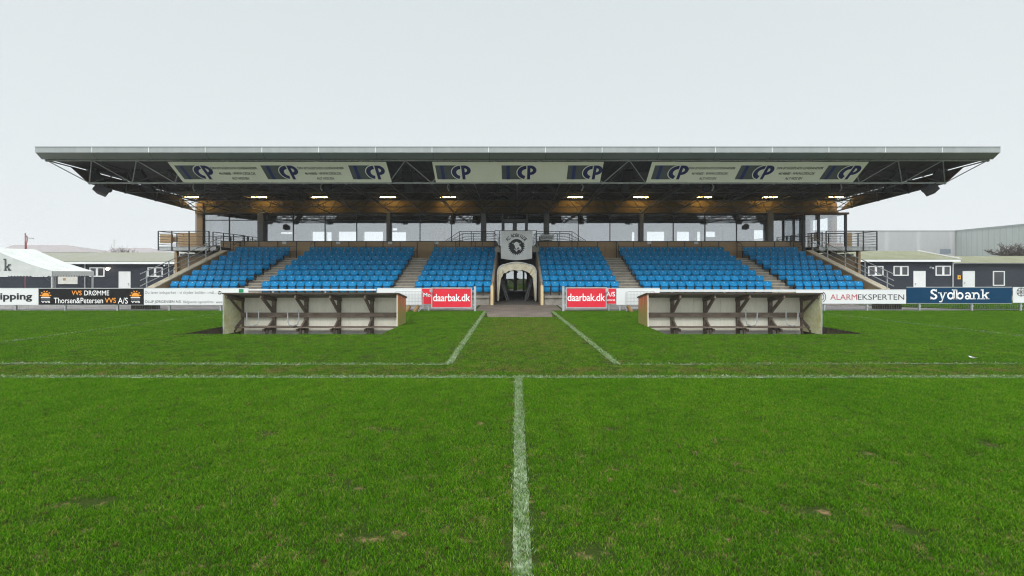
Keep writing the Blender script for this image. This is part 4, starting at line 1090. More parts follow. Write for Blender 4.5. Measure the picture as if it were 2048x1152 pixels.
for s, lab in ((-1, 'left'), (1, 'right')):
    b = MB(); x = s * .80 + .04
    for k in range(2):
        xx = x - s * k * .1; yb = 27.0
        q = [(xx + s * .18, yb, 1.30), (xx + s * .13, yb + .9, 1.28), (xx - s * .25, yb + .9, .02), (xx - s * .2, yb, .02)]
        q2 = [(p[0] - s * .05, p[1], p[2]) for p in q]
        b.face(q, M['black']); b.face(q2, M['frame_dark'])
        for i in range(4): b.face([q[i], q[(i + 1) % 4], q2[(i + 1) % 4], q2[i]], M['frame_grey'])
    tag(b.build('folded_board', None, loc=(x, 27, 0)), 'dark board frames leaning on the %s inside the tunnel' % lab, 'board', 'boards leaning in the tunnel')
b = MB(); y = 29.3; cx = PX(1019, y)
pts = [(cx - .3, y, .02), (cx - .3, y, .9)] + [(cx + .28 * math.cos(R(a)), y, .9 + .3 * math.sin(R(a))) for a in range(170, -1, -20)] + [(cx + .28, y, .02)]
b.path(pts, .025, M['black'], 6); b.tube((cx - .3, y, .5), (cx + .28, y, .5), .02, M['black'])
b.tube((cx - .3, y, .02), (cx - .3, y + .5, .02), .025, M['black']); b.tube((cx + .28, y, .02), (cx + .28, y + .5, .02), .025, M['black'])
tag(b.build('hoop_rack', None, loc=(cx, y, 0)), 'black rounded tube rack standing before the glass door in the tunnel', 'rack')

flag = thing('club_flag', 'pale club flag with black eagle head badge hanging over the tunnel', 'flag', (PX(1032, 28.7), 28.7, 3.0))
fx0, fx1 = PX(1001.5, 28.7), PX(1064.5, 28.7); fz1_, fz0_ = PZ(461.5, 28.7), PZ(518, 28.7)
def flagp(off):
    def fn(u, v):           # u 0..1 across, v 0..1 from the bottom
        xx = fx0 + (fx1 - fx0) * (u + (.012 * (1 - v)) * (u - .5) * -1); droop = -.10 * (1 - v) * math.sin(math.pi * u) + .03 * (1 - v)
        yy_ = 28.76 + .03 * math.sin(u * 7 + 1) * (1 - v) + .02 * math.sin(u * 17 + v * 3) * (1 - v) - off
        return (xx, yy_, fz0_ + (fz1_ - fz0_) * v + droop)
    return fn
b = MB(); b.grid(lambda u, v: flagp(0)(u, v), 28, 16, M['cloth']); b.build('cloth', flag, smooth=True, fixn=False)
b = MB(); asp = (fx1 - fx0) / (fz1_ - fz0_)
# badge drawn in flag units: x (0..asp), y (0..1)
def fp(off):
    q = flagp(off); return lambda x, y: q(x / asp, y)
ec = (asp * .5, .47)
body = []
# head: domed top, feathered sides and bottom
for a in range(-30, 211, 8):
    if 25 <= a <= 155: body.append((ec[0] + .235 * math.cos(R(a)) * 1.05, ec[1] + .235 * math.sin(R(a)) * .98 + .02))
spikes = []
n = 17
for k in range(n + 1):
    a = 158 + (382 - 158) * k / n
    r_o, r_i = .315, .25
    spikes.append((ec[0] + r_o * math.cos(R(a)), ec[1] + r_o * math.sin(R(a))))
    if k < n:
        a2 = a + (382 - 158) / n * .5; spikes.append((ec[0] + r_i * math.cos(R(a2)), ec[1] + r_i * math.sin(R(a2))))
allp = body + spikes
for k in range(len(allp)):
    b.face([fp(.012)(*ec), fp(.012)(*allp[k]), fp(.012)(*allp[(k + 1) % len(allp)])], M['text_black'])
# beak
beak = [(ec[0] + .105 * math.cos(R(a)), ec[1] + .02 + .135 * math.sin(R(a)) ) for a in range(-10, 191, 12)] + [(ec[0] - .125, ec[1] - .10), (ec[0] - .05, ec[1] - .12), (ec[0], ec[1] - .19), (ec[0] + .05, ec[1] - .12), (ec[0] + .125, ec[1] - .10)]
bc = (ec[0], ec[1] - .03)
for k in range(len(beak)): b.face([fp(.018)(*bc), fp(.018)(*beak[k]), fp(.018)(*beak[(k + 1) % len(beak)])], M['cloth'])
for s in (-1, 1):
    mouth = [(ec[0] + s * .012, ec[1] - .095), (ec[0] + s * .045, ec[1] - .04), (ec[0] + s * .085, ec[1] - .035), (ec[0] + s * .108, ec[1] - .075), (ec[0] + s * .06, ec[1] - .085), (ec[0] + s * .0, ec[1] - .135)]
    cm = (sum(p[0] for p in mouth) / 6, sum(p[1] for p in mouth) / 6)
    for k in range(6): b.face([fp(.024)(*cm), fp(.024)(*mouth[k]), fp(.024)(*mouth[(k + 1) % 6])], M['text_black'])
    eye = [(ec[0] + s * .085, ec[1] + .095), (ec[0] + s * .15, ec[1] + .125), (ec[0] + s * .135, ec[1] + .085)]
    b.face([fp(.018)(*q) for q in eye], M['cloth'])
b.build('emblem', flag, fixn=False)
b = MB(); word = 'FC ROSKILDE'
for k, chh in enumerate(word):
    if chh == ' ': continue
    a = 143 - (143 - 37) * k / (len(word) - 1); rr2 = .345
    v_, f_ = text_tris(chh, .025); hgt = .115
    c0 = (ec[0] + rr2 * math.cos(R(a)) * 1.02, ec[1] - .02 + rr2 * math.sin(R(a))); lo, hi = v_.min(0), v_.max(0); sc = hgt / .72; rot = R(a - 90)
    pts = []
    for p in v_:
        u = (p[0] - (lo[0] + hi[0]) / 2) * sc * .8; w_ = p[1] * sc; pts.append(fp(.014)(c0[0] + u * math.cos(rot) - w_ * math.sin(rot), c0[1] + u * math.sin(rot) + w_ * math.cos(rot)))
    b.raw(pts, f_, M['text_black'])
b.build('lettering', flag, fixn=False)
b = MB(); y = 30.6; x0, x1 = PX(1081, y), PX(1108, y); z0, z1 = PZ(480, y), PZ(469, y)
rs_ = thing('reserved_sign', 'white sign reading RESERVERET on the railing right of the flag', 'sign', ((x0 + x1) / 2, y, z0))
b.box(x0, x1, y, y + .02, z0, z1, M['white_board']); b.build('panel', rs_)
b = MB(); put_text(b, 'RESERVERET', M['text_black'], vplane(y - .004), x0 + .05, x1 - .05, z0 + .07, z1 - .08, .01); b.build('lettering', rs_, fixn=False)

# ================================================================== BOARDS AND FENCE
BD = 20.0
def bx(px): return PX(px, BD)
def bzz(py): return PZ(py, BD)
fence = thing('pitch_fence', 'galvanised pitch fence of posts, rail and wire mesh carrying the advertising boards', 'fence', (0, BD + .06, 0))
b = MB(); zr = bzz(580)
for x0, x1 in ((-26, bx(862)), (bx(1212), 26)):
    b.tube((x0, BD + .08, zr), (x1, BD + .08, zr), .022, M['galv'], 6); b.tube((x0, BD + .08, .06), (x1, BD + .08, .06), .01, M['wire'], 4)
b.build('rail', fence)
b = MB(); b.box(bx(495), bx(752), BD - .01, BD + .05, bzz(581), bzz(578), M['white_paint']); b.box(bx(1320), bx(1592), BD - .01, BD + .05, bzz(583.5), bzz(580.5), M['white_paint']); b.build('white_rail', fence)
for px in [29 - 105 * 2, 29 - 105, 29, 128, 233, 337, 440, 545, 650, 754, 836, 857] + [1218, 1240, 1345, 1450, 1560, 1650, 1736, 1841, 1946, 2044, 2150]:
    x = bx(px); b = MB(); b.box(x - .03, x + .03, BD + .03, BD + .1, 0, bzz(578.5), M['galv']); b.box(x - .045, x + .045, BD + .02, BD + .03, .17, .24, M['galv']); b.build('post', fence)
b = MB()
for x0, x1 in ((-22.5, bx(860)), (bx(1216), 22.5)):
    k = int((x1 - x0) / .10)
    for q in range(k + 1):
        x = x0 + (x1 - x0) * q / k; b.box(x - .0022, x + .0022, BD + .055, BD + .059, .02, .34, M['wire'])
    for z in (.12, .24, .34): b.box(x0, x1, BD + .0595, BD + .0635, z - .002, z + .002, M['wire'])
b.build('wire_mesh', fence)
def board(px0, px1, m, label, py0=577, py1=609.5, y=BD):
    x0, x1 = bx(px0), bx(px1)
    t_ = thing('advertising_board', label, 'board', ((x0 + x1) / 2, y, bzz(py1)), 'advertising boards along the pitch fence')
    b = MB(); b.box(x0 + .008, x1 - .008, y, y + .02, bzz(py1), bzz(py0), m)
    b.box(x0 + .008, x1 - .008, y - .006, y + .024, bzz(py0) + .001, bzz(py0) + .02, M['white_paint']); b.box(x0 + .008, x1 - .008, y - .006, y + .024, bzz(py1) - .02, bzz(py1) - .001, M['galv'])
    b.build('panel', t_); return t_
TP = vplane(BD - .004); TP2 = vplane(BD - .008)
def word(mb, s, m, p0, p1, q0, q1, bold=0, space=1.0, pl=TP): put_text(mb, s, m, pl, bx(p0), bx(p1), bzz(q1), bzz(q0), bold, 0, space)
t_ = board(-140, 77, M['white_board'], 'white board ending in black bold lettering hipping, at the left edge')
b = MB(); word(b, 'shipping', M['text_black'], -24, 64.5, 585.5, 603.5, .03); b.build('lettering', t_, fixn=False)
t_ = board(77.5, 287, M['black_board'], 'black board with white and orange lettering and two orange suns')
b = MB()
word(b, 'VVS', M['text_orange'], 143.4, 163.5, 581.3, 590.5, .012); word(b, 'DRØMME', M['text_white'], 168.8, 218.4, 581, 590.8, .004)
word(b, 'Thorsen&Petersen', M['text_white'], 107.8, 206.2, 595.5, 606.5, .004); word(b, 'VVS', M['text_orange'], 209.8, 232.2, 595.6, 606, .012); word(b, 'A/S', M['text_white'], 236, 255.8, 595.4, 607.2, .004)
b.build('lettering', t_, fixn=False)
for c0 in (91.3, 271):
    b = MB(); cx, cz = bx(c0), bzz(593)
    pts = [(cx + .165 * math.cos(R(a)), cz + .165 * math.sin(R(a))) for a in range(0, 181, 12)]
    b.face([TP(*p) for p in pts], M['text_orange'])
    for a in (8, 41, 74, 106, 139, 172):
        a += (90 - a) * .0
        w_ = 11; b.face([TP(cx + .18 * math.cos(R(a - w_)), cz + .02 + .18 * math.sin(R(a - w_))), TP(cx + .27 * math.cos(R(a)), cz + .02 + .25 * math.sin(R(a))), TP(cx + .18 * math.cos(R(a + w_)), cz + .02 + .18 * math.sin(R(a + w_)))], M['text_orange'])
    for k in range(3): b.face([TP(*p) for p in ((cx - .2, cz - .03 - .05 * k), (cx + .2, cz - .03 - .05 * k), (cx + .2, cz - .06 - .05 * k), (cx - .2, cz - .06 - .05 * k))], M['text_grey'] if k else M['text_white'])
    put_text(b, 'VVS', M['text_white'], TP, cx - .19, cx + .19, cz - .275, cz - .19, .03)
    b.build('emblem', t_, fixn=False)
t_ = board(287.5, 497, M['white_board'], 'white board with grey lettering about a kick, behind the left dugout corner')
b = MB()
word(b, 'Du laver indsparket - vi skyder bolden i mål...', M['text_grey'], 290, 433, 581.8, 589.8, -.006)
word(b, 'OLUF JØRGENSEN A/S', M['text_black'], 290, 361.4, 600.6, 607.3, 0); word(b, 'Rådgivende ingeniørfirma', M['text_grey'], 367, 427, 601, 608, -.006); word(b, 'www.ojas.dk' if False else 'www', M['text_grey'], 432, 445, 603, 607, -.006)
b.build('lettering', t_, fixn=False)
b = MB(); cx, cz = bx(439.5), bzz(585.7); ring(b, M['text_black'], TP, cx, cz, .078, .062, 0, 360, 20)
for a in (90, 210, 330): poly(b, M['text_black'], TP, [(cx + .045 * math.cos(R(a)) + .028 * math.cos(R(q)), cz + .045 * math.sin(R(a)) + .028 * math.sin(R(q))) for q in range(0, 360, 60)])
b.build('emblem', t_, fixn=False)
b = MB(); b.box(bx(478), bx(487), BD - .01, BD - .007, bzz(585), bzz(578), M['green_sticker']); b.build('sticker', t_)
board(754, 843.5, M['white_board'], 'plain white board between the left dugout and the left red gate')
t_ = board(844, 905, M['red_board'], 'red board lettered Mo, half hidden behind the left gate', 577, 608)
b = MB(); word(b, 'Mo', M['text_white'], 847, 861.3, 585.8, 593.6, .015); b.build('lettering', t_, fixn=False)
t_ = board(1170, 1232, M['red_board'], 'red board lettered A/S, half hidden behind the right gate', 577, 607.5)
b = MB(); word(b, 'A/S', M['text_white'], 1212.6, 1230, 583.6, 593, .015); word(b, 'kontoret', M['text_white'], 1209, 1230, 597.6, 602, .02); b.build('lettering', t_, fixn=False)
board(1232.5, 1320, M['white_board'], 'plain white board between the right red gate and the right dugout')
t_ = board(1592, 1812.5, M['white_board'], 'white board with red and black capitals beside the right dugout', 580, 607)
b = MB(); word(b, 'ALARM', M['text_red'], 1660.4, 1714, 588.6, 599.6, 0); word(b, 'EKSPERTEN', M['text_black'], 1715.6, 1808.3, 588.6, 599.6, .0); b.build('lettering', t_, fixn=False)
b = MB()
for k, r_ in enumerate((.10, .18, .26)): ring(b, M['text_black'], TP, bx(1640), bzz(594), r_, r_ - .028, -58, 58, 10)
b.build('emblem', t_, fixn=False)
t_ = board(1813, 2024, M['navy_board'], 'navy blue board with one white serif word', 574.8, 606.3)
def slab(mb, m, x0, x1, zb, zx, za, pl):
    """Sydbank in a slab serif: strokes are drawn letter by letter; zb base, zx x-height, za ascender"""
    hx_ = zx - zb; s = hx_ * .21; t2 = hx_ * .17
    def rect(a, c, d, e_): poly(mb, m, pl, [(a, d), (c, d), (c, e_), (a, e_)])
    def serif(xc, z, up, wd=.34): w_ = hx_ * wd; rect(xc - w_, xc + w_, z if up else z - t2 * .8, z + t2 * .8 if up else z)
    W = x1 - x0; adv = [.165, .15, .155, .155, .14, .165, .15]; tot = sum(adv); x = x0
    for ch_, a in zip('Sydbank', adv):
        wl = a / tot * W; c = x + wl * .46; r_ = hx_ * .5
        if ch_ == 'S':
            hS = za - zb; r1, r2 = hS * .25, hS * .27
            ring(mb, m, pl, c, za - r1, r1 + .006, r1 - s, 20, 270, 18, 1.25); ring(mb, m, pl, c, zb + r2, r2 + .006, r2 - s, -160, 90, 18, 1.25)
            rect(c + r1 * 1.15 - s * .5, c + r1 * 1.15 + s * .15, za - r1 * 1.0, za); rect(c - r2 * 1.15 - s * .15, c - r2 * 1.15 + s * .5, zb, zb + r2 * 1.0)
        elif ch_ == 'y':
            poly(mb, m, pl, [(c - hx_ * .44, zx), (c - hx_ * .44 + s * 1.1, zx), (c + s * .5, zb + .02), (c - s * .4, zb - .01)])
            poly(mb, m, pl, [(c + hx_ * .44, zx), (c + hx_ * .44 - s * .7, zx), (c - hx_ * .22, zb - hx_ * .36), (c - hx_ * .22 + s * .7, zb - hx_ * .38)])
            serif(c - hx_ * .38, zx, False, .26); serif(c + hx_ * .40, zx, False, .22); rect(c - hx_ * .48, c - hx_ * .12, zb - hx_ * .42, zb - hx_ * .42 + t2)
        elif ch_ in 'db':
            k = 1 if ch_ == 'd' else -1; ring(mb, m, pl, c - k * .02, zb + r_, r_ + .008, r_ - s, 0, 360, 22, .92)
            xs_ = c + k * r_ * .85; rect(xs_ - s / 2, xs_ + s / 2, zb, za); rect(min(xs_ - hx_ * .3 , xs_ + s * .5), max(xs_ - hx_ * .3, xs_ + s * .5), za - t2, za)
            rect(min(xs_, xs_ + k * hx_ * .28), max(xs_, xs_ + k * hx_ * .28), zb, zb + t2)
        elif ch_ == 'a':
            ring(mb, m, pl, c - .01, zx - r_ * .66, r_ * .66 + .006, r_ * .66 - s * .8, 0, 165, 14, 1.1); xs_ = c + r_ * .66; rect(xs_ - s / 2, xs_ + s / 2, zb, zx - r_ * .6); rect(xs_, xs_ + hx_ * .24, zb, zb + t2)
            ring(mb, m, pl, c - .02, zb + r_ * .58, r_ * .58 + .006, r_ * .58 - s * .75, 0, 360, 18, 1.15)
        elif ch_ == 'n':
            xl = c - hx_ * .36; xr2 = c + hx_ * .36; rect(xl - s / 2, xl + s / 2, zb, zx); rect(xr2 - s / 2, xr2 + s / 2, zb, zx - r_ * .6)
            ring(mb, m, pl, c + .005, zx - r_ * .8, r_ * .8 + .004, r_ * .8 - s * .95, 0, 170, 12, .98); serif(xl, zb, True, .27); serif(xr2, zb, True, .25); rect(xl - hx_ * .3, xl, zx - t2, zx)
        elif ch_ == 'k':
            xl = c - hx_ * .32; rect(xl - s / 2, xl + s / 2, zb, za); serif(xl, zb, True, .27); rect(xl - hx_ * .3, xl, za - t2, za)
            poly(mb, m, pl, [(xl + s * .4, zb + hx_ * .38), (xl + s * .4, zb + hx_ * .58), (c + hx_ * .30, zx), (c + hx_ * .42, zx - t2)])
            poly(mb, m, pl, [(c - hx_ * .08, zb + hx_ * .58), (c + hx_ * .14, zb + hx_ * .66), (c + hx_ * .52, zb), (c + hx_ * .22, zb)])
            serif(c + hx_ * .36, zb, True, .26); serif(c + hx_ * .34, zx, False, .24)
        x += wl
b = MB(); slab(b, M['text_white'], bx(1859), bx(1979), bzz(598.6), bzz(584.6), bzz(578.6), TP); b.build('lettering', t_, fixn=False)
t_ = board(2026, 2236, M['white_board'], 'white board with black ball emblem at the right edge', 575, 605)
b = MB(); cx, cz = bx(2042), bzz(584)
ring(b, M['text_black'], TP, cx, cz, .19, .165, 0, 360, 24)
for a in range(0, 360, 60): ring(b, M['text_black'], TP, cx + .095 * math.cos(R(a)), cz + .095 * math.sin(R(a)), .09, .072, 0, 360, 12)
put_text(b, 'MCD TEAM', M['text_grey'], TP, bx(2033), bx(2062), bzz(597.5), bzz(595.5)) if False else None
b.build('emblem', t_, fixn=False)
board(-360, -141, M['white_board'], 'plain white board beyond the left edge of the view')

# gates
def gate(hinge_px, p0, p1, q0, q1, txt, label):
    y = BD - .22
    gx = lambda p: PX(p, y); gz_ = lambda q: PZ(q, y)
    t_ = thing('swing_gate', label, 'gate', ((gx(p0) + gx(p1)) / 2, y, 0), 'red swing gates at the tunnel path')
    b = MB(); x0, x1, z0, z1 = gx(p0), gx(p1), gz_(q1), gz_(q0)
    for a, c in ((x0, x0 + .045), (x1 - .045, x1)): b.box(a, c, y - .025, y + .025, z0, z1, M['galv'])
    b.box(x0 + .046, x1 - .046, y - .024, y + .024, z0, z0 + .045, M['galv']); b.box(x0 + .046, x1 - .046, y - .024, y + .024, z1 - .045, z1, M['galv']); b.build('frame', t_)
    b = MB(); b.box(x0 + .047, x1 - .047, y - .01, y + .01, z0 + .046, z1 - .046, M['red_board']); b.build('panel', t_)
    b = MB(); put_text(b, 'daarbak.dk', M['text_white'], vplane(y - .014), gx(txt[0]), gx(txt[1]), gz_(txt[3]), gz_(txt[2]), .008, 0, .95); b.build('lettering', t_, fixn=False)
    s = 1 if hinge_px > (p0 + p1) / 2 else -1
    b = MB(); hx2 = gx(hinge_px); b.box(hx2 - .045, hx2 + .045, y - .045, y + .045, 0, z1 + .04, M['galv']); b.box(hx2 - .05, hx2 + .05, y - .05, y + .05, z1 + .04, z1 + .05, M['galv']); b.build('gate_post', t_)
    b = MB(); e0 = x1 if s > 0 else x0
    for z in (z0 + .13, z1 - .16): b.tube((e0, y, z), (hx2 - s * .045, y, z), .018, M['rail']); b.tube((hx2 - s * .08, y, z - .05), (hx2 - s * .08, y, z + .05), .028, M['galv'])
    b.build('hinge', t_)
    b = MB(); e1 = x0 if s > 0 else x1; b.box(e1 - .06, e1 + .06, y - .05, y - .026, z1 - .2, z1 - .08, M['galv']); b.tube((e1, y - .04, z1 - .27), (e1 + s * .14, y - .05, z1 - .27), .01, M['black']); b.build('latch', t_)
gate(950, 862.5, 944, 575, 616.5, (866.3, 940.6, 587.8, 602.6), 'red swing gate left of the tunnel path, hinged on its right post')
gate(1126.5, 1131.5, 1213.5, 574.5, 616.5, (1135, 1210, 587.2, 602.2), 'red swing gate right of the tunnel path, hinged on its left post')

# crowd barriers
def barrier(p0, p1, leg, label, y=BD - .25):
    X_ = lambda p: PX(p, y)
    t_ = thing('crowd_barrier', label, 'barrier', ((X_(p0) + X_(p1)) / 2, y, 0), 'wire crowd barriers by the dugouts')
    x0, x1 = X_(p0), X_(p1); zt_2, zb_ = PZ(583, y), PZ(615, y) + .0
    b = MB(); r = .08; pts = [(x0, y, .14), (x0, y, zt_2 - r)] + [(x0 + r + r * math.cos(R(a)), y, zt_2 - r + r * math.sin(R(a))) for a in (150, 120, 90)] + [(x1 - r + r * math.cos(R(a)), y, zt_2 - r + r * math.sin(R(a))) for a in (90, 60, 30)] + [(x1, y, zt_2 - r), (x1, y, .14)]
    b.path(pts, .016, M['galv'], 6); b.tube((x0, y, .14), (x1, y, .14), .014, M['galv']); b.build('frame', t_)
    b = MB(); k = int((x1 - x0) / .06)
    for q in range(1, k): x = x0 + (x1 - x0) * q / k; b.box(x - .0022, x + .0022, y - .002, y + .002, .14, zt_2, M['wire'])
    for q in range(1, 5): z = .14 + (zt_2 - .14) * q / 5; b.box(x0, x1, y - .006, y - .002, z - .0035, z + .0035, M['wire'])
    b.build('wire_grid', t_)
    for xx in (x0 + .06, x1 - .06):
        b = MB(); b.path([(xx, y, .14), (xx + leg * .09, y - .22, .015)], .014, M['galv'], 6); b.path([(xx, y, .14), (xx - leg * .0, y + .22, .015)], .014, M['galv'], 6); b.build('foot', t_)
barrier(790, 846, -1, 'wire crowd barrier with rounded corner in front of the boards at the left gate')
barrier(1252, 1310, -1, 'wire crowd barrier with rounded corner in front of the boards at the right dugout')
def log(px, label, y=19.5, tilt=.5):
    x = PX(px, y); b = MB(); a = Vector((x - .06, y, .10)); d = Vector((tilt * .3, .02, .25)); 
    b.tube(a - d * .38, a + d * .62, .085, M['log_cut'], 10); b.tube(a + d * .63, a + d * .66, .06, M['dark_wood'], 10)
    b.tube(a - d * .38 - Vector((.06, 0, .0)), a + d * .5 - Vector((.06, 0, 0)), .03, M['mossy_wood'], 6)
    tag(b.build('log_block', None, loc=(x, y, 0)), label, 'log', 'log blocks by the barriers')
log(818, 'short brown log block by the left dugout, nearer the dugout'); log(835, 'short brown log block by the left dugout, nearer the gate'); log(1263, 'mossy short log block beside the right dugout', 19.5, -.5)

# mossy wooden crates behind the boards
for px0, px1, lab in ((262, 299, 'mossy slatted crate behind the fence on the left paving'), (1765, 1804, 'mossy slatted crate behind the fence on the right paving')):
    y = 20.5; x0, x1 = PX(px0, y), PX(px1, y); zt_3 = .47
    t_ = thing('slatted_crate', lab, 'crate', ((x0 + x1) / 2, y, 0), 'mossy crates behind the fence')
    b = MB(); n = 9
    for k in range(n): a = x0 + (x1 - x0) * k / n; b.box(a + .006, a + (x1 - x0) / n - .012, y, y + .025, .012, zt_3, M['mossy_wood']); b.box(a + .006, a + (x1 - x0) / n - .012, y + .6, y + .625, .012, zt_3, M['mossy_wood'])
    for k in range(6): a = y + .03 + .57 * k / 6; b.box(x0, x0 + .025, a, a + .08, .012, zt_3, M['mossy_wood']); b.box(x1 - .025, x1, a, a + .08, .012, zt_3, M['mossy_wood'])
    b.box(x0 + .03, x1 - .03, y + .03, y + .6, .02, .36, M['dark_wood']); b.build('slats', t_)
    b = MB(); b.box(x0 - .01, x1 + .01, y - .012, y - .001, .36, .43, M['mossy_wood']); b.build('rail', t_)

# ================================================================== DUGOUTS
DX0, DX1, DY0, DY1 = -8.90, -3.62, 14.2, 15.2
ZR0, ZR1 = PZ(586.5, 14.2), PZ(594, 15.2)
def dugout():
    c = (-6.26, 14.7, 0)
    t_ = thing('team_dugout', 'sunken timber team dugout with sloping roof and bench, left of the tunnel path', 'dugout', c, 'team dugouts')
    b = MB(); n = 6
    for k in range(n): a = DX0 + .03 + (DX1 - DX0 - .06) * k / n; b.box(a + .003, a + (DX1 - DX0 - .06) / n - .003, DY1 - .03, DY1, -.24, ZR1 - .02, M['dug_white'])
    b.build('back_panel', t_)
    b = MB(); b.box(DX0 + .03, DX1 - .03, DY1 - .06, DY1 + .005, -.55, -.245, M['concrete_light']); b.build('base_wall', t_)
    prf = [(DY0, -.25), (DY0, ZR0 - .03), (DY1, ZR1 - .03), (DY1, -.25)]
    b = MB(); b.prism(prf, DX0 - .025, DX0 - .003, M['dug_orange']); b.prism([(DY0 + .002, -.24), (DY0 + .002, ZR0 - .032), (DY1 - .002, ZR1 - .032), (DY1 - .002, -.24)], DX0, DX0 + .02, M['dug_inner']); part_label(b.build('side_panel', t_), 'pale mossy side panel')
    b = MB(); b.prism(prf, DX1 + .003, DX1 + .025, M['dug_orange']); b.prism([(DY0 + .002, -.24), (DY0 + .002, ZR0 - .032), (DY1 - .002, ZR1 - .032), (DY1 - .002, -.24)], DX1 - .02, DX1, M['dug_white']); part_label(b.build('side_panel', t_), 'weathered orange side panel')
    b = MB(); nb = 5
    for k in range(nb):
        y0 = DY0 - .02 + (DY1 - DY0 + .08) * k / nb; y1_ = DY0 - .02 + (DY1 - DY0 + .08) * (k + 1) / nb - .006
        z0 = ZR0 + (ZR1 - ZR0) * (y0 - DY0); z1_ = ZR0 + (ZR1 - ZR0) * (y1_ - DY0)
        b.prism([(y0, z0 - .028), (y0, z0), (y1_, z1_), (y1_, z1_ - .028)], DX0 - .05, DX1 + .05, M['dug_ceiling'])
    b.prism([(DY0 - .03, ZR0 + .001), (DY0 - .03, ZR0 + .016), (DY1 + .08, ZR1 + .001), (DY1 + .08, ZR1 - .012)], DX0 - .06, DX1 + .06, M['roof_felt'])
    b.box(DX0 - .05, DX1 + .05, DY0 - .034, DY0 - .021, ZR0 - .03, ZR0 + .012, M['dark_wood'])
    b.build('roof', t_)
    xs_ = [PX(p, 15.1) for p in (483, 547.7, 612.4, 678, 743.7)]
    for x in xs_:
        b = MB(); b.box(x - .05, x + .05, DY1 - .14, DY1 - .032, -.5, ZR1 - .05, M['old_wood']); b.build('post', t_)
        b = MB()
        b.bar((x, DY1 - .12, .36), (x, DY0 + .16, ZR0 - .10), .05, .10, M['old_wood']); b.bar((x + .052, DY1 - .05, ZR1 - .09), (x + .052, DY0 + .02, ZR0 - .10), .05, .11, M['old_wood']); b.build('brace', t_)
        b = MB(); b.bar((x, DY1 - .10, .10), (x, DY0 + .52, -.14), .05, .14, M['old_wood']); b.bar((x - .055, DY1 - .1, -.16), (x - .055, DY0 + .35, -.16), .05, .09, M['dark_wood']); b.bar((x, DY0 + .5, -.16), (x, DY0 + .42, -.5), .07, .07, M['dark_wood'])
        b.build('bench_support', t_)
    b = MB(); b.box(xs_[0] - .08, DX1 - .03, DY1 - .185, DY1 - .142, .20, .355, M['old_wood']); b.build('backrest', t_)
    b = MB(); b.box(DX0 + .15, DX1 - .03, DY0 + .46, DY0 + .60, -.102, -.076, M['old_wood']); b.box(DX0 + .15, DX1 - .03, DY0 + .61, DY0 + .80, -.102, -.0765, M['old_wood']); b.build('seat', t_)
    b = MB(); b.tube((DX0 - .0, DY0 - .04, -.5), (DX0 - .0, DY0 - .04, ZR0 - .02), .018, M['galv']); b.build('corner_pole', t_)
    # upturned bench lying on the seat
    l = thing('upturned_bench', 'small grey bench lying upturned with bent tube legs in the left dugout', 'bench', (-7.6, 14.75, -.075), 'upturned benches in the dugouts')
    xa, xb = PX(497, 14.7), PX(590, 14.7)
    b = MB(); b.box(xa, xb, 14.58, 14.84, -.074, -.045, M['old_wood']); b.build('seat', l)
    for x in (PX(499, 14.7), PX(580, 14.7)):
        b = MB(); b.path([(x - .02, 14.58, .42), (x - .0, 14.57, .10), (x + .04, 14.58, .0), (x + .12, 14.66, -.03), (x + .2, 14.78, .0), (x + .22, 14.82, .12), (x + .215, 14.83, .46)], .017, M['galv'], 6); b.build('leg', l)
    return t_, l
d1, l1 = dugout()
def mirror_copy(src, label, cx=.2):
    r = src.copy(); COL.objects.link(r); r.location.x = 2 * cx - src.location.x; r.scale.x = -1; r['label'] = label
    for ch in [o_ for o_ in bpy.data.objects if o_.parent == src]:
        q = ch.copy(); COL.objects.link(q); q.parent = r
    return r
mirror_copy(d1, 'sunken timber team dugout with sloping roof and bench, right of the tunnel path')
mirror_copy(l1, 'small grey bench lying upturned with bent tube legs in the right dugout')

# ================================================================== BARRACKS, TENT, FAR BUILDINGS
def rect_window(par, x0, x1, z0, z1, y, double=True):
    b = MB(); fw = .09
    b.box(x0, x0 + fw, y - .05, y, z0, z1, M['white_paint']); b.box(x1 - fw, x1, y - .05, y, z0, z1, M['white_paint'])
    b.box(x0 + fw, x1 - fw, y - .05, y, z0, z0 + fw, M['white_paint']); b.box(x0 + fw, x1 - fw, y - .05, y, z1 - fw, z1, M['white_paint'])
    if double: m_ = (x0 + x1) / 2; b.box(m_ - .09, m_ + .09, y - .055, y, z0 + fw, z1 - fw, M['white_paint'])
    f_ = b.build('window', par)
    b = MB(); b.box(x0 + fw, x1 - fw, y - .02, y - .01, z0 + fw, z1 - fw, M['win_dark']); b.build('pane', f_)
def plank_door(par, x0, x1, z1, y, hinge=1):
    b = MB(); n = 6
    for k in range(n): a = x0 + .05 + (x1 - x0 - .1) * k / n; b.box(a + .004, a + (x1 - x0 - .1) / n - .004, y - .04, y, -.3, z1 - .05, M['white_paint'])
    b.box(x0, x0 + .048, y - .05, y, -.3, z1, M['white_paint']); b.box(x1 - .048, x1, y - .05, y, -.3, z1, M['white_paint']); b.box(x0 + .049, x1 - .049, y - .05, y, z1 - .048, z1, M['white_paint'])
    d = b.build('door', par)
    b = MB(); hx_ = x1 - .14 if hinge > 0 else x0 + .14; b.box(hx_ - .02, hx_ + .02, y - .08, y - .041, .55, .75, M['galv']); b.tube((hx_, y - .07, .68), (hx_ - .1 * hinge, y - .08, .68), .012, M['rail']); b.build('handle', d)
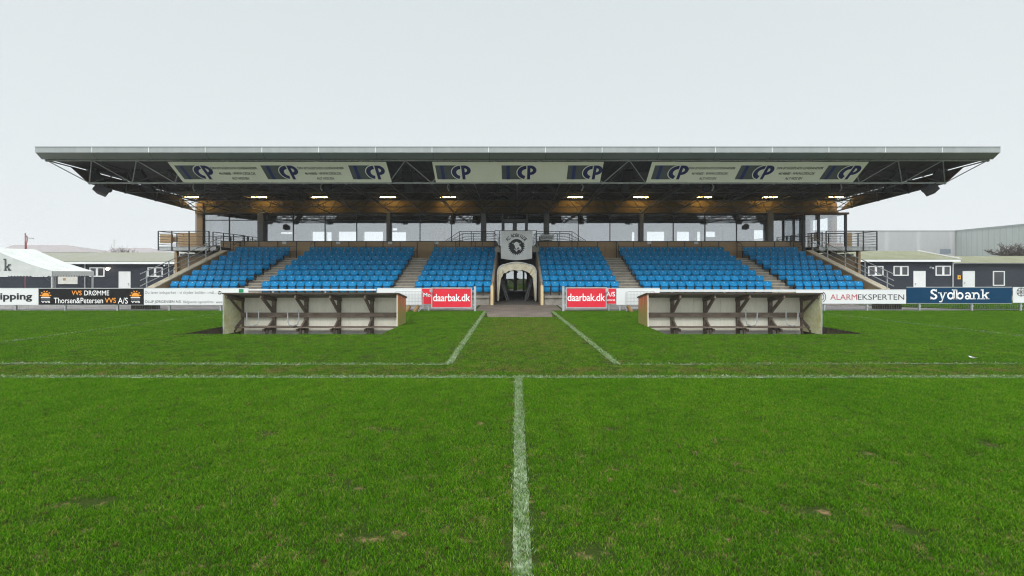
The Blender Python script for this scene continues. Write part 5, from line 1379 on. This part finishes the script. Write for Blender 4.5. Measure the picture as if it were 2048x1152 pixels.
def hut(label, x0, x1, y, depth, ze, zr, yr, wins, doors, fascia, feltm, single=(), loc=None):
    t_ = thing('timber_hut', label, 'hut', ((x0 + x1) / 2, y, -.35), 'dark timber huts behind the stand')
    b = MB(); b.box(x0, x1, y, y + depth, -.4, ze - .02, M['barrack'])
    for z in np.arange(-.2, ze - .1, .16): b.box(x0, x1, y - .012, y - .001, z, z + .145, M['barrack'])
    w_ = b.build('wall', t_)
    b = MB(); ov = .35
    zl = ze + (zr - ze) * 0
    b.prism([(y - ov, ze), (y - ov, ze + .08), (yr, zr + .08), (y + depth + ov, ze + .08), (y + depth + ov, ze), (yr, zr)], x0 - .25, x1 + .3, feltm)
    rf = b.build('roof', t_)
    b = MB()
    if fascia: b.box(x0 - .2, x1 + .25, y - ov - .03, y - ov - .002, ze - .16, ze + .02, M['white_paint'])
    else: b.box(x0 - .2, x1 + .25, y - ov - .03, y - ov - .002, ze - .02, ze + .07, M['frame_grey'])
    b.bar((x1 + .3, y - ov, ze + .10), (x1 + .3, yr, zr + .10), .08, .10, M['white_paint'])
    b.build('fascia', rf)
    for a, c, d, e_ in wins: rect_window(t_, a, c, d, e_, y - .013)
    for a, c, d, e_ in single: rect_window(t_, a, c, d, e_, y - .013, False)
    for a, c, d, hg in doors: plank_door(t_, a, c, d, y - .013, hg)
    return t_
D1 = 40.0; q = lambda p: PX(p, D1); zq = lambda p: PZ(p, D1)
h1 = hut('long dark boarded hut with white windows and one white door behind the white tent', -46, -21.8, D1, 11, zq(524.5), PZ(506, 45), 45.5,
    [(q(180), q(210), zq(553.5), zq(534.5)), (q(296), q(326.3), zq(553.5), zq(534.5)), (q(348.5), q(379), zq(553.5), zq(534.5)), (-45, -43.6, zq(553.5), zq(534.5)), (-41.5, -40.2, zq(553.5), zq(534.5))],
    [(q(238.5), q(262), zq(543), 1)], True, M['felt'])
b = MB(); b.tube((q(172), D1 - .1, -.3), (q(172), D1 - .1, zq(523)), .04, M['galv']); b.build('downpipe', h1)
h2 = hut('dark boarded hut with white windows, white door and white fascia right of the stand', 21.9, PX(1907, D1), D1, 10, zq(520), PZ(503.5, 43.9), 43.9,
    [(q(1690), q(1714.5), zq(551.5), zq(532)), (q(1735.5), q(1766), zq(551.5), zq(532)), (q(1786), q(1816), zq(551.5), zq(532)), (q(1870), q(1900.5), zq(551.3), zq(531.5))],
    [(q(1826), q(1850), zq(542), -1)], True, M['felt_moss'])
b = MB(); b.tube((q(1903.5), D1 - .1, -.3), (q(1903.5), D1 - .1, zq(519)), .05, M['galv']); b.tube((q(1903.5), D1 - .1, zq(533)), (q(1914), D1 + .3, zq(526)), .05, M['galv']); b.build('downpipe', h2)
D2 = 44.0; q2 = lambda p: PX(p, D2); zq2 = lambda p: PZ(p, D2)
hut('lower dark hut with one white door and one tall white window at right', q2(1906), 66, D2, 9, zq2(527.5), PZ(513.5, 48), 48,
    [], [(q2(1924.5), q2(1948.5), zq2(542), -1)], False, M['felt_moss'], [(q2(1985), q2(2008.5), zq2(571.5), zq2(542))])
b = MB(); b.box(q2(1914.5), q2(1920.5), D2 - .05, D2 - .014, zq2(558.5), zq2(550.5), M['yellow']); b.face([(q2(1916), D2 - .052, zq2(556)), (q2(1919), D2 - .052, zq2(556)), (q2(1917.5), D2 - .052, zq2(552))], M['text_black'])
tag(b.build('warning_sign', None, loc=(q2(1917), D2, zq2(558))), 'small yellow warning sign on the lower dark hut beside its white door', 'sign')
def wall_lamp(px, py, D, on, label):
    x, z = PX(px, D), PZ(py, D); t_ = thing('wall_lamp', label, 'lamp', (x, D, z))
    b = MB(); b.box(x - .06, x + .06, D - .1, D - .014, z - .02, z + .12, M['galv']); b.tube((x, D - .1, z + .06), (x, D - .32, z + .06), .02, M['galv']); b.build('bracket', t_)
    b = MB(); b.ball((x, D - .32, z - .02), .13 if on else .07, emit('lit_lamp_glass', (1, .82, .6), 9) if on else M['white_paint'], 10, 6); b.build('globe', t_, smooth=True)
wall_lamp(221.5, 537.5, D1, True, 'lit round wall lamp on the dark hut beside its white door')
wall_lamp(334.5, 531, D1, False, 'small unlit wall lamp on the dark hut left of the stand')
wall_lamp(1859.5, 536, D1, False, 'small unlit wall lamp on the dark hut between door and window')
b = MB(); b.box(q(118), q(157), D1 - .1, D1 - .03, zq(568), zq(553), M['poster']); b.face([(q(128), D1 - .101, zq(561)), (q(134), D1 - .101, zq(561)), (q(134), D1 - .101, zq(556)), (q(128), D1 - .101, zq(556))], M['timber'])
tag(b.build('wall_panel', None, loc=(q(137), D1, zq(568))), 'pale grey panel on the dark hut wall seen beside the tent leg', 'panel')

# white marquee
TD0, TD1 = 32.0, 35.15
tent = thing('party_tent', 'white marquee with scalloped valance and grey lettering, cut by the left edge', 'tent', (PX(-26, TD0), TD0, 0))
ax, az = PX(-26, TD0), PZ(493.5, TD0); exr = PX(104.5, TD0); ez = PZ(542.5, TD0); exl = 2 * ax - exr
b = MB()
def tent_roof(side):
    ex = exr if side > 0 else exl
    def fn(u, v):
        x = ax + (ex - ax) * u; sag = -.12 * math.sin(math.pi * u) - .05 * math.sin(math.pi * v) * (1 - .5 * u); return (x, TD0 + (TD1 - TD0) * v, az + (ez - az) * u + sag)
    b.grid(fn, 10, 6, M['tent'])
tent_roof(1); tent_roof(-1)
for ex in (exr, exl):
    for vv in (.02, .34, .66, .98):
        pts = [(ax + (ex - ax) * k / 10, TD0 + (TD1 - TD0) * vv, az + (ez - az) * k / 10 - .12 * math.sin(math.pi * k / 10) - .05 * math.sin(math.pi * vv) * (1 - .05 * k) + .008) for k in range(11)]
        b.path(pts, .018, M['galv'], 5)
def gable(y, off):
    n = 16
    for k in range(n):
        u0, u1 = k / n, (k + 1) / n
        for ex in (exr, exl):
            f_ = lambda u: az + (ez - az) * u - .12 * math.sin(math.pi * u)
            b.face([(ax + (ex - ax) * u0, y, ez), (ax + (ex - ax) * u1, y, ez), (ax + (ex - ax) * u1, y, f_(u1)), (ax + (ex - ax) * u0, y, f_(u0))], M['tent'])
gable(TD0 + .01, 0); gable(TD1 - .01, 0)
b.build('canopy', tent, smooth=False, fixn=False)
b = MB()
def valance(p0, p1, n):
    for k in range(n):
        for j in range(6):
            t0, t1 = (k + j / 6) / n, (k + (j + 1) / 6) / n; d0 = .30 + .07 * math.sin(math.pi * j / 6); d1_ = .30 + .07 * math.sin(math.pi * (j + 1) / 6)
            a = [p0[i] + (p1[i] - p0[i]) * t0 for i in range(3)]; c = [p0[i] + (p1[i] - p0[i]) * t1 for i in range(3)]
            b.face([(a[0], a[1], a[2]), (c[0], c[1], c[2]), (c[0], c[1], c[2] - d1_), (a[0], a[1], a[2] - d0)], M['tent'])
valance((exl, TD0 - .02, ez + .01), (exr, TD0 - .02, ez + .01), 42); valance((exr + .02, TD0, ez + .01), (exr + .02, TD1, ez + .01), 16); valance((exl - .02, TD0, ez + .01), (exl - .02, TD1, ez + .01), 16)
b.build('valance', tent, fixn=False)
for x, y in ((exr - .05, TD0 + .05), (exl + .05, TD0 + .05), (exr - .05, TD1 - .05), (exl + .05, TD1 - .05), (ax - 2, TD0 + .05), (ax + 1.6, TD1 - .05)):
    b = MB(); b.box(x - .045, x + .045, y - .045, y + .045, gz(y), ez - .02, M['galv']); b.bar((x, y, .9), (x + (.9 if x < ax else -.9), y, ez - .1), .03, .03, M['rail']); b.build('leg', tent)
b = MB(); slab(b, M['text_dark'], PX(-128, TD0), PX(27, TD0), PZ(541.0, TD0), PZ(528.5, TD0), PZ(517.5, TD0), vplane(TD0 - .03)); b.build('lettering', tent, fixn=False)
b = MB(); x, y = PX(63, 39), 38.5
b.tube((x, y, -.35), (x, y, PZ(466, y)), .035, M['paint_red'], 6); b.path([(x, y, PZ(478, y)), (x + .3, y, PZ(475.5, y)), (x + .55, y, PZ(476, y))], .025, M['galv'], 5); b.box(x + .35, x + .68, y - .06, y + .06, PZ(477.8, y), PZ(476.3, y), M['galv'])
b.grid(lambda u, v: (x + .05 + .12 * u + .03 * math.sin(v * 5), y + .03 * math.sin(v * 9), PZ(471, y) - v * 1.4), 3, 10, M['paint_red'])
tag(b.build('lamp_pole', None, loc=(x, y, 0), fixn=False), 'thin faded red pole with hanging red cloth and small lamp arm behind the tent', 'pole')

# grey warehouses
b = MB(); WY = 88.0
wh = thing('warehouse', 'pale grey flat-roofed warehouse behind the right hut', 'warehouse', (70, WY, -.35))
b.box(56, PX(1911, WY), WY, WY + 30, -.4, PZ(462, WY), SHEET); b.build('wall', wh)
b = MB(); b.box(56, PX(1911, WY), WY - .05, WY - .005, PZ(462, WY) - .05, PZ(462, WY) + .12, M['fascia']); b.build('parapet', wh)
b = MB(); b.box(PX(1880, WY), PX(1901, WY), WY - .06, WY - .01, PZ(507, WY), PZ(498, WY), M['warehouse2']); b.build('window', wh)
wh2 = thing('warehouse', 'green-grey warehouse of upright profiled sheet at the right edge', 'warehouse', (86, 75, -.35))
b = MB(); wx = PX(1912, WY) + .03; b.box(wx, wx + 40, 56, WY + 30, -.4, PZ(461.5, WY), SHEET2); b.build('wall', wh2)
b = MB(); b.box(wx - .05, wx - .005, 56, WY + 30, PZ(461.5, WY) - .25, PZ(461.5, WY) + .1, M['fascia']); b.build('roof_edge', wh2)
# far houses with red roofs
def house(px0, px1, r0, r1, ye, yr, D, dep, label):
    x0, x1, a, c = PX(px0, D), PX(px1, D), PX(r0, D + dep / 2), PX(r1, D + dep / 2); ze, zr = PZ(ye, D), PZ(yr, D + dep / 2)
    t_ = thing('far_house', label, 'house', ((x0 + x1) / 2, D, -.35), 'red roofed houses in the mist')
    b = MB(); b.box(x0 + 1, x1 - 1, D + 1, D + dep - 1, -.4, ze, M['brick_house']); w_ = b.build('wall', t_)
    b = MB(); A = [(x0, D, ze), (x1, D, ze), (x1, D + dep, ze), (x0, D + dep, ze)]; r0_, r1_ = (a, D + dep / 2, zr), (c, D + dep / 2, zr)
    b.face([A[0], A[1], r1_, r0_], M['red_roof']); b.face([A[2], A[3], r0_, r1_], M['red_roof']); b.face([A[1], A[2], r1_], M['red_roof']); b.face([A[3], A[0], r0_], M['red_roof']); b.face(A, M['red_roof'])
    b.build('roof', t_)
    n = max(3, int((x1 - x0) / 6))
    for k in range(n):
        xx = x0 + 2 + (x1 - x0 - 4) * (k + .5) / n; b = MB(); b.box(xx - .7, xx + .7, D + .93, D + .995, ze - 3, ze - 1.4, M['win_dark']); b.build('window', t_)
house(-12, 178, 26, 132, 504, 490, 230, 24, 'wide hipped house with mist-greyed red roof beyond the tent')
house(208, 312, 226, 300, 505, 496, 260, 18, 'smaller hipped house with mist-greyed red roof beyond the long hut')
b = MB(); y = 150; x = PX(228.5, y)
b.tube((x, y, -.35), (x, y, PZ(479.5, y)), .05, M['galv'], 5)
for k in range(3): z = PZ(481 + 3 * k, y); b.tube((x - .7 + .15 * k, y, z), (x + .7 - .15 * k, y, z), .035, M['galv'], 4)
tag(b.build('aerial_mast', None, loc=(x, y, -.35)), 'thin aerial mast rising beyond the long hut', 'aerial')

def bare_tree(px, D, top, spread, label, seed, lim=5, loops=6):
    rn = random.Random(seed); x = PX(px, D); zt_4 = PZ(top, D) + .35
    t_ = thing('bare_tree', label, 'tree', (x, D, -.35))
    tr, cr = MB(), MB()
    def grow(p, d, L_, r, k):
        n = 3; q_ = p
        for i in range(n):
            d = (d + Vector((rn.uniform(-.22, .22), rn.uniform(-.22, .22), rn.uniform(-.06, .16)))).normalized(); e_ = q_ + d * (L_ / n)
            (tr if k == 0 else cr).tube(q_, e_, r * (1 - .25 * i / n), M['bark'], 5 if k < 2 else 3, r * (1 - .25 * (i + 1) / n), caps=False); q_ = e_
            if k < lim and i > 0 or (k and k < lim):
                for _ in range(rn.choice((1, 2)) if k else 3):
                    a = rn.random() * 6.28; tl_ = rn.uniform(.5, 1.1) * spread; u = Vector((math.cos(a), math.sin(a), 0)); nd = (d * math.cos(tl_) + u * math.sin(tl_)).normalized(); grow(e_, nd, L_ * rn.uniform(.55, .78), r * (.62 if lim > 4 else .55), k + 1)
    grow(Vector((x, D, -.35)), Vector((0, 0, 1)), zt_4 * .42, zt_4 * (.034 if lim > 4 else .022), 0)
    tr.build('trunk', t_); cr.build('crown', t_)
bare_tree(2040, 62, 474, 1.0, 'bare dark branched tree in front of the green-grey warehouse', 11, 5)
bare_tree(268, 120, 484, .8, 'faint bare tree rising between the far red roofs', 4, 4)

# ================================================================== HAZE
b = MB(); b.box(-720, 720, -70, 920, -2.5, 45, M['white_paint'])
hz = b.build('haze'); hz.data.materials.clear()
hm = bpy.data.materials.new('haze_air'); hm.use_nodes = True; t = hm.node_tree; t.nodes.clear()
o_ = t.nodes.new('ShaderNodeOutputMaterial'); pv = t.nodes.new('ShaderNodeVolumePrincipled'); pv.inputs['Density'].default_value = .0007; pv.inputs['Color'].default_value = (.95, .97, .98, 1)
t.links.new(pv.outputs[0], o_.inputs['Volume']); hz.data.materials.append(hm)
tag(hz, 'thin pale mist over the ground', 'haze', kind='stuff')
